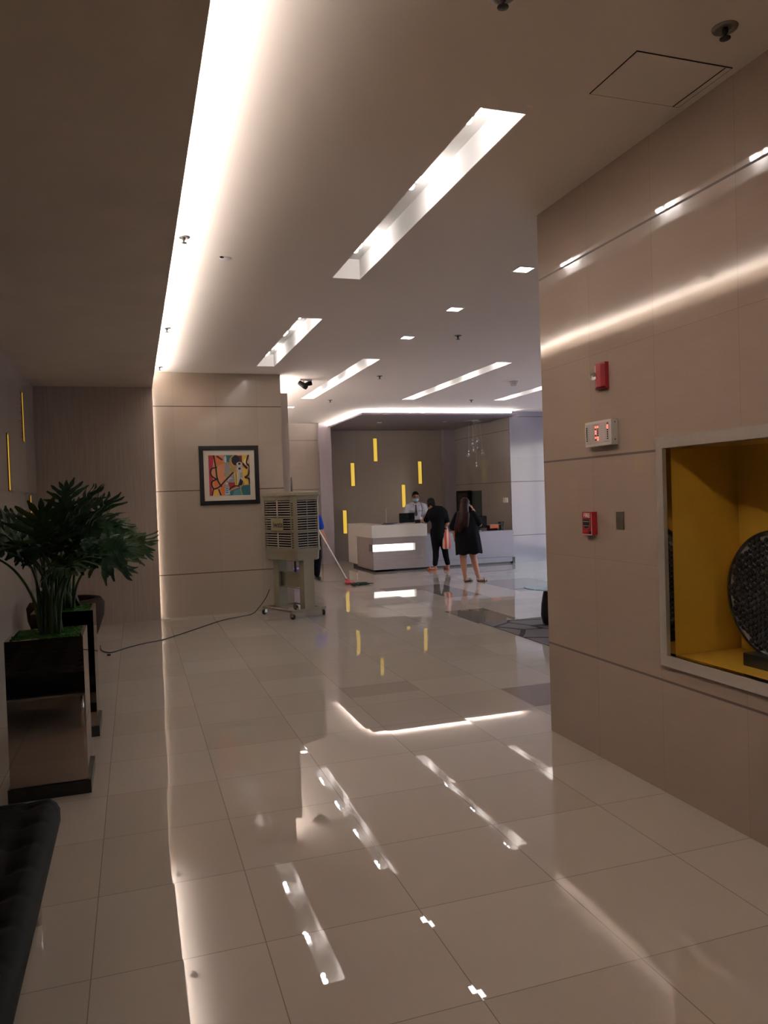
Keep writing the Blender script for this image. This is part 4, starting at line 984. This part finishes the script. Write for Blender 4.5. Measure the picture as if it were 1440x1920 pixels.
for (a, b, c_) in (((-.085, -.03, 0), (.05, .115, 0), 0), ((.155, -.03, 0), (.32, .10, 0), 0)):
    a, b = Vector(a), Vector(b); d = (b - a).normalized(); s_ = Vector((-d.y, d.x, 0)) * .038; L_ = (b - a).length
    g = G(); pts = []
    for v, w_ in ((0, .5), (.08, .8), (.3, .75), (.65, 1), (.9, .85), (1, .4)): pts.append((a + d * L_ * v, w_))
    out = [p + s_ * w_ for p, w_ in pts] + [p - s_ * w_ for p, w_ in pts[::-1]]
    g.poly(out, (0, 0, .012))
    q = add('sandal', g, M['sole'], t)
    cc = a + d * L_ * .68
    add('strap', G().tube([cc + s_ * 1.0 + Vector((0, 0, .008)), cc + s_ * .7 + Vector((0, 0, .055)), cc + Vector((0, 0, .068)), cc - s_ * .7 + Vector((0, 0, .055)), cc - s_ * 1.0 + Vector((0, 0, .008))], .012, 8), M['sandal_w'], q)
ph = add('mobile_phone', G().box(-.006, .006, -.035, .035, -.07, .07), M['screen'], None, bevel=.003, label='dark mobile phone held to the ear of the woman in black dress', category='phone')
ph.location = t.matrix_basis @ Vector((.062, .075, 1.43)); ph.rotation_euler = (R(12), R(-14), frame_for(px, py))

# --- person in black leaning on the desk
px, py = 6.19, 15.27
t = thing('person', 'person in black clothes bending over the reception desk top', 'person', (px, py, 0), frame_for(px, py))
hp, HP, ez = head_parts((-.11, .10, 1.44), (-.55, .62, -.56), up=(-.15, .45, .88), s=1.02)
body = hp + [('c', (-.08, .06, 1.38), .052, (.0, .0, 1.33), .062), ('e', (.04, -.02, 1.19), (.195, .135, .20), (0, R(8), 0)), ('c', (.04, -.02, 1.15), .13, (.035, -.05, .90), .12), ('e', (.03, -.04, .84), (.145, .135, .13)),
    ('c', (-.13, .03, 1.27), .062, (-.235, .13, 1.06), .048), ('c', (-.235, .13, 1.06), .044, (-.22, .33, 1.065), .030), ('c', (.18, .0, 1.25), .062, (.235, -.05, 1.02), .048), ('c', (.235, -.05, 1.02), .044, (.18, .03, .93), .030),
    ('c', (-.035, -.03, .84), .105, (-.03, .0, .46), .070), ('c', (-.03, .0, .46), .064, (-.035, -.01, .30), .062), ('c', (-.035, -.01, .30), .06, (-.055, .0, .085), .036),
    ('c', (.11, -.03, .84), .105, (.165, .03, .46), .070), ('c', (.165, .03, .46), .064, (.185, .03, .30), .060), ('c', (.185, .03, .30), .058, (.225, .04, .085), .036),
    ('c', (-.04, -.01, .045), .034, (-.18, .03, .034), .03), ('c', (-.18, .03, .034), .03, (-.215, .04, .03), .02), ('c', (.225, .03, .045), .034, (.17, .16, .034), .03), ('c', (.17, .16, .034), .03, (.16, .19, .03), .02)]
body += hand((-.22, .335, 1.06), (-.1, .95, -.05), (0, 0, -1), 1.0, .15) + hand((.18, .03, .925), (-.25, .3, -.9), (-.8, .3, 0), 1.0, .9)
blob('body', body, M['skin'], .009, 5, t)
blob('shirt', [('e', (.035, -.02, 1.20), (.215, .155, .215), (0, R(8), 0)), ('c', (.04, -.02, 1.15), .15, (.035, -.05, .88), .142), ('c', (.035, -.05, .88), .145, (.03, -.045, .76), .158), ('c', (-.03, .02, 1.33), .075, (.03, -.01, 1.30), .10),
               ('c', (-.12, .03, 1.27), .078, (-.215, .11, 1.10), .066), ('c', (.17, 0, 1.26), .08, (.225, -.04, 1.06), .066)], M['cloth_black'], .012, 5, t)
blob('leggings', [('c', (-.035, -.03, .84), .115, (-.03, .0, .46), .078), ('c', (-.03, .0, .46), .072, (-.035, -.01, .30), .068), ('c', (-.035, -.01, .30), .066, (-.055, .0, .14), .056),
                  ('c', (.11, -.03, .84), .115, (.165, .03, .46), .078), ('c', (.165, .03, .46), .072, (.185, .03, .30), .066), ('c', (.185, .03, .30), .064, (.218, .04, .15), .056)], M['cloth_black'], .011, 4, t)
blob('hair', [('e', HP(0, -.025, .045), (.085, .095, .088), ez), ('c', HP(0, -.06, -.02), .065, HP(0, -.07, -.07), .045), ('c', HP(.07, -.02, -.0), .03, HP(.075, -.01, -.07), .022), ('c', HP(-.07, -.02, -.0), .03, HP(-.075, -.01, -.07), .022)], M['hair'], .010, 3, t)
for a, b in (((-.025, -.015, 0), (-.235, .05, 0)), ((.23, .01, 0), (.155, .21, 0))):
    a, b = Vector(a), Vector(b); d = (b - a).normalized(); s_ = Vector((-d.y, d.x, 0)) * .04; L_ = (b - a).length; g = G()
    pts = [(a + d * L_ * v, w_) for v, w_ in ((0, .5), (.08, .85), (.3, .8), (.65, 1), (.9, .85), (1, .4))]
    g.poly([p + s_ * w_ for p, w_ in pts] + [p - s_ * w_ for p, w_ in pts[::-1]], (0, 0, .022))
    q = add('sandal', g, M['sandal'], t); cc = a + d * L_ * .66
    add('strap', G().tube([cc + s_ + Vector((0, 0, .012)), cc + s_ * .7 + Vector((0, 0, .06)), cc + Vector((0, 0, .072)), cc - s_ * .7 + Vector((0, 0, .06)), cc - s_ + Vector((0, 0, .012))], .016, 8), M['sandal'], q)
bx = thing('shopping_bag', 'red and white striped bag hanging from the bending person', 'bag', t.matrix_basis @ Vector((.20, -.09, .47)), frame_for(px, py) + R(6))
g = G()
g.rings([[Vector((sx * w_, sy * d_, z)) for sx, sy in ((-1, -1), (-.3, -1.25), (.4, -1.1), (1, -1), (1, 1), (0, 1.3), (-1, 1))] for z, w_, d_ in ((0, .055, .03), (.02, .085, .045), (.15, .085, .05), (.32, .07, .035), (.42, .055, .015))])
add('bag_body', g, M['bag'], bx)
add('handle', G().tube([(-.05, 0, .40), (-.07, .04, .46), (-.02, .10, .49), (.03, .06, .47), (.05, 0, .41)], .008, 8), M['white2'], bx)

# --- guard behind the desk
gx, gy = 6.38, 17.0
t = thing('person', 'man in pale uniform shirt, black tie and blue face mask behind desk', 'person', (gx, gy, 0), frame_for(gx, gy))
hp, HP, ez = head_parts((0, -.01, 1.60), (.18, -.95, -.18), s=1.05)
body = hp + [('c', (-.0, .0, 1.52), .056, (-.005, .01, 1.43), .062), ('e', (0, .02, 1.24), (.19, .125, .20)), ('c', (0, .02, 1.2), .13, (0, .02, 1.0), .135), ('e', (0, .02, .93), (.165, .13, .13)),
    ('c', (-.19, .01, 1.375), .065, (-.275, -.01, 1.11), .050), ('c', (-.275, -.01, 1.11), .046, (-.16, -.24, 1.06), .032), ('c', (.19, .01, 1.375), .065, (.26, -.03, 1.12), .050), ('c', (.26, -.03, 1.12), .046, (.17, -.26, 1.07), .032),
    ('c', (-.09, .02, .92), .10, (-.10, .0, .48), .066), ('c', (-.10, .0, .48), .062, (-.10, .01, .09), .040), ('c', (.09, .02, .92), .10, (.10, .0, .48), .066), ('c', (.10, .0, .48), .062, (.10, .01, .09), .040),
    ('c', (-.10, .02, .05), .038, (-.12, -.14, .035), .032), ('c', (.10, .02, .05), .038, (.12, -.14, .035), .032)]
body += hand((-.155, -.25, 1.055), (.4, -.85, -.15), (0, 0, -1), 1.05, .35) + hand((.165, -.27, 1.065), (-.4, -.85, -.15), (0, 0, -1), 1.05, .35, -1)
bdy = blob('body', body, M['skin2'], .009, 5, t)
eyes_brows(t, HP, 1.05)
blob('shirt', [('e', (0, .02, 1.25), (.205, .142, .205)), ('c', (-.10, .01, 1.41), .075, (.10, .01, 1.41), .075), ('c', (0, .02, 1.2), .145, (0, .02, 1.0), .150), ('c', (-.185, .01, 1.375), .078, (-.265, -.01, 1.15), .066), ('c', (.185, .01, 1.375), .078, (.255, -.02, 1.16), .066),
               ('c', (-.265, -.01, 1.15), .064, (-.24, -.08, 1.10), .054), ('c', (.255, -.02, 1.16), .064, (.235, -.10, 1.10), .054)], M['cloth_shirt'], .012, 4, t)
add('collar', G().poly([(-.065, -.075, 1.46), (-.075, -.05, 1.42), (-.02, -.135, 1.375), (.0, -.105, 1.425)], (0, -.008, 0)).poly([(.065, -.075, 1.46), (.075, -.05, 1.42), (.02, -.135, 1.375), (.0, -.105, 1.425)], (0, -.008, 0)), M['cloth_shirt'], t)
add('tie', G().poly([(-.02, -.128, 1.42), (.02, -.128, 1.42), (.014, -.14, 1.385), (.035, -.162, 1.18), (0, -.165, 1.14), (-.035, -.162, 1.18), (-.014, -.14, 1.385)], (0, -.010, 0)), M['black'], t)
add('tie_clip', G().box(-.035, .035, -.185, -.172, 1.225, 1.237), M['chrome'], t)
for s_ in (-1, 1):
    add('pocket_flap', G().box(s_ * .10 - .05, s_ * .10 + .05, -.160, -.142, 1.265, 1.283), plain('grey_name_tape', '7d7b88', .7), t)
add('lanyard', G().tube([(.115, -.03, 1.48), (.135, -.105, 1.42), (.145, -.155, 1.30), (.135, -.168, 1.18), (.12, -.165, 1.10)], .008, 8), M['black'], t)
add('id_card', G().box(.085, .145, -.178, -.172, 1.05, 1.13), M['white2'], t)
blob('trousers', [('e', (0, .02, .93), (.175, .14, .13)), ('c', (-.09, .02, .92), .108, (-.10, .0, .48), .08), ('c', (-.10, .0, .48), .078, (-.10, .01, .12), .062), ('c', (.09, .02, .92), .108, (.10, .0, .48), .08), ('c', (.10, .0, .48), .078, (.10, .01, .12), .062)], M['cloth_navy'], .014, 3, t)
for s_ in (-1, 1): blob('shoe', [('c', (s_ * .10, .03, .045), .045, (s_ * .12, -.15, .04), .04), ('e', (s_ * .11, -.06, .025), (.045, .13, .025))], M['black'], .010, 2, t)
blob('hair', [('e', HP(0, -.022, .055), (.082, .094, .080), ez), ('c', HP(0, -.06, .0), .055, HP(0, -.065, -.05), .035), ('c', HP(-.045, .048, .082), .022, HP(.045, .048, .082), .022), ('c', HP(.074, -.02, .03), .018, HP(.074, -.01, .0), .014), ('c', HP(-.074, -.02, .03), .018, HP(-.074, -.01, .0), .014)], M['hair'], .009, 3, t)
mk = blob('face_mask', [('e', HP(0, .035, -.052), (.066, .072, .052), ez), ('c', HP(0, .098, -.018), .014, HP(0, .10, -.04), .02)], M['mask'], .008, 3, t)
for s_ in (-1, 1): add('ear_loop', G().tube([HP(s_ * .062, .05, -.03), HP(s_ * .080, .0, .0), HP(s_ * .082, -.012, -.02), HP(s_ * .065, .045, -.075)], .002, 6), M['white2'], mk)

# --- cleaner behind the cooler
cx_, cy_ = 3.36, 15.0
t = thing('person', 'cleaner in blue shirt mostly hidden behind the air cooler, holding mop', 'person', (cx_, cy_, 0), frame_for(cx_, cy_))
hp, HP, ez = head_parts((-.06, -.06, 1.46), (.6, -.6, -.5), s=1.0)
body = hp + [('c', (-.05, -.03, 1.38), .052, (-.03, .0, 1.30), .06), ('e', (-.01, .02, 1.13), (.18, .12, .19)), ('c', (-.01, .02, 1.1), .125, (.0, .03, .92), .135), ('e', (0, .03, .86), (.16, .13, .13)),
    ('c', (.155, .0, 1.25), .060, (.20, .0, 1.0), .047), ('c', (.20, .0, 1.0), .043, (.29, -.12, .80), .030), ('c', (-.17, .0, 1.24), .060, (-.16, -.16, 1.03), .047), ('c', (-.16, -.16, 1.03), .043, (.08, -.30, 1.0), .030),
    ('c', (-.08, .02, .86), .098, (-.10, -.04, .46), .066), ('c', (-.10, -.04, .46), .06, (-.16, .05, .09), .04), ('c', (.085, .02, .86), .098, (.12, -.02, .46), .066), ('c', (.12, -.02, .46), .06, (.085, .06, .09), .04),
    ('c', (-.16, .06, .05), .036, (-.15, -.10, .035), .03), ('c', (.085, .07, .05), .036, (.13, -.08, .035), .03)]
body += hand((.295, -.125, .79), (.35, -.25, -.9), (-.8, -.3, 0), 1.0, .45) + hand((.085, -.305, 1.0), (.9, -.2, -.15), (0, -.4, -.9), 1.0, 1.0)
blob('body', body, M['skin'], .009, 5, t)
blob('shirt', [('e', (-.01, .02, 1.14), (.198, .138, .195)), ('c', (-.09, .01, 1.28), .075, (.08, .01, 1.28), .075), ('c', (-.01, .02, 1.1), .142, (.0, .03, .84), .155), ('c', (.15, .0, 1.25), .074, (.195, .0, 1.07), .070), ('c', (-.165, .0, 1.24), .074, (-.165, -.10, 1.10), .066)], M['cloth_blue'], .012, 4, t)
blob('trousers', [('e', (0, .03, .84), (.17, .14, .12)), ('c', (-.08, .02, .86), .106, (-.10, -.04, .46), .08), ('c', (-.10, -.04, .46), .078, (-.155, .045, .12), .06), ('c', (.085, .02, .86), .106, (.12, -.02, .46), .08), ('c', (.12, -.02, .46), .078, (.09, .05, .12), .06)], M['cloth_navy'], .013, 3, t)
blob('shoe', [('c', (-.16, .07, .045), .043, (-.15, -.12, .04), .038)], M['black'], .010, 2, t)
blob('shoe', [('c', (.085, .08, .045), .043, (.135, -.10, .04), .038)], M['black'], .010, 2, t)
blob('hair', [('e', HP(0, -.022, .05), (.082, .094, .082), ez), ('c', HP(0, -.06, .0), .055, HP(0, -.065, -.05), .035)], M['hair'], .010, 3, t)
eyes_brows(t, HP, 1.0)

# ------------------------------------------------------------------ daylight beyond the window
w = bpy.data.worlds.new('sky'); bpy.context.scene.world = w; w.use_nodes = True
nt = w.node_tree; bg = nt.nodes['Background']
sky = nt.nodes.new('ShaderNodeTexSky'); sky.sky_type = 'NISHITA'; sky.sun_disc = False; sky.sun_elevation = R(12); sky.sun_rotation = R(200)
nt.links.new(sky.outputs[0], bg.inputs[0]); bg.inputs[1].default_value = .38
la = bpy.data.lights.new('window_daylight', 'AREA'); la.shape = 'RECTANGLE'; la.size = WY1 - WY0; la.size_y = WZ1 - WZ0; la.energy = 85; la.color = (.62, .68, 1)
lo = bpy.data.objects.new('window_daylight', la); COL.objects.link(lo); lo.location = (XE + .25, (WY0 + WY1) / 2, (WZ0 + WZ1) / 2); lo.rotation_euler = (R(90), 0, R(90))
lo['kind'] = 'structure'

# ------------------------------------------------------------------ camera
cam = bpy.data.cameras.new('camera'); co = bpy.data.objects.new('camera', cam); COL.objects.link(co); bpy.context.scene.camera = co
cam.sensor_fit = 'VERTICAL'; cam.sensor_height = 36; cam.lens = 1425.13 / 1920 * 36; cam.clip_start = .05; cam.clip_end = 100
yaw, pit, rol = 0.31684531, -0.02090631, -0.03311304
f = Vector((math.sin(yaw) * math.cos(pit), math.cos(yaw) * math.cos(pit), math.sin(pit))); r = Vector((math.cos(yaw), -math.sin(yaw), 0)); u = r.cross(f)
r2 = r * math.cos(rol) + u * math.sin(rol); u2 = -r * math.sin(rol) + u * math.cos(rol)
mw = Matrix((r2, u2, -f)).transposed().to_4x4(); mw.translation = (0, 0, 1.65); co.matrix_world = mw

sc = bpy.context.scene
sc.view_settings.view_transform = 'Standard'; sc.view_settings.look = 'None'; sc.view_settings.gamma = 1; sc.view_settings.use_curve_mapping = False
sc.view_settings.exposure = 0.60
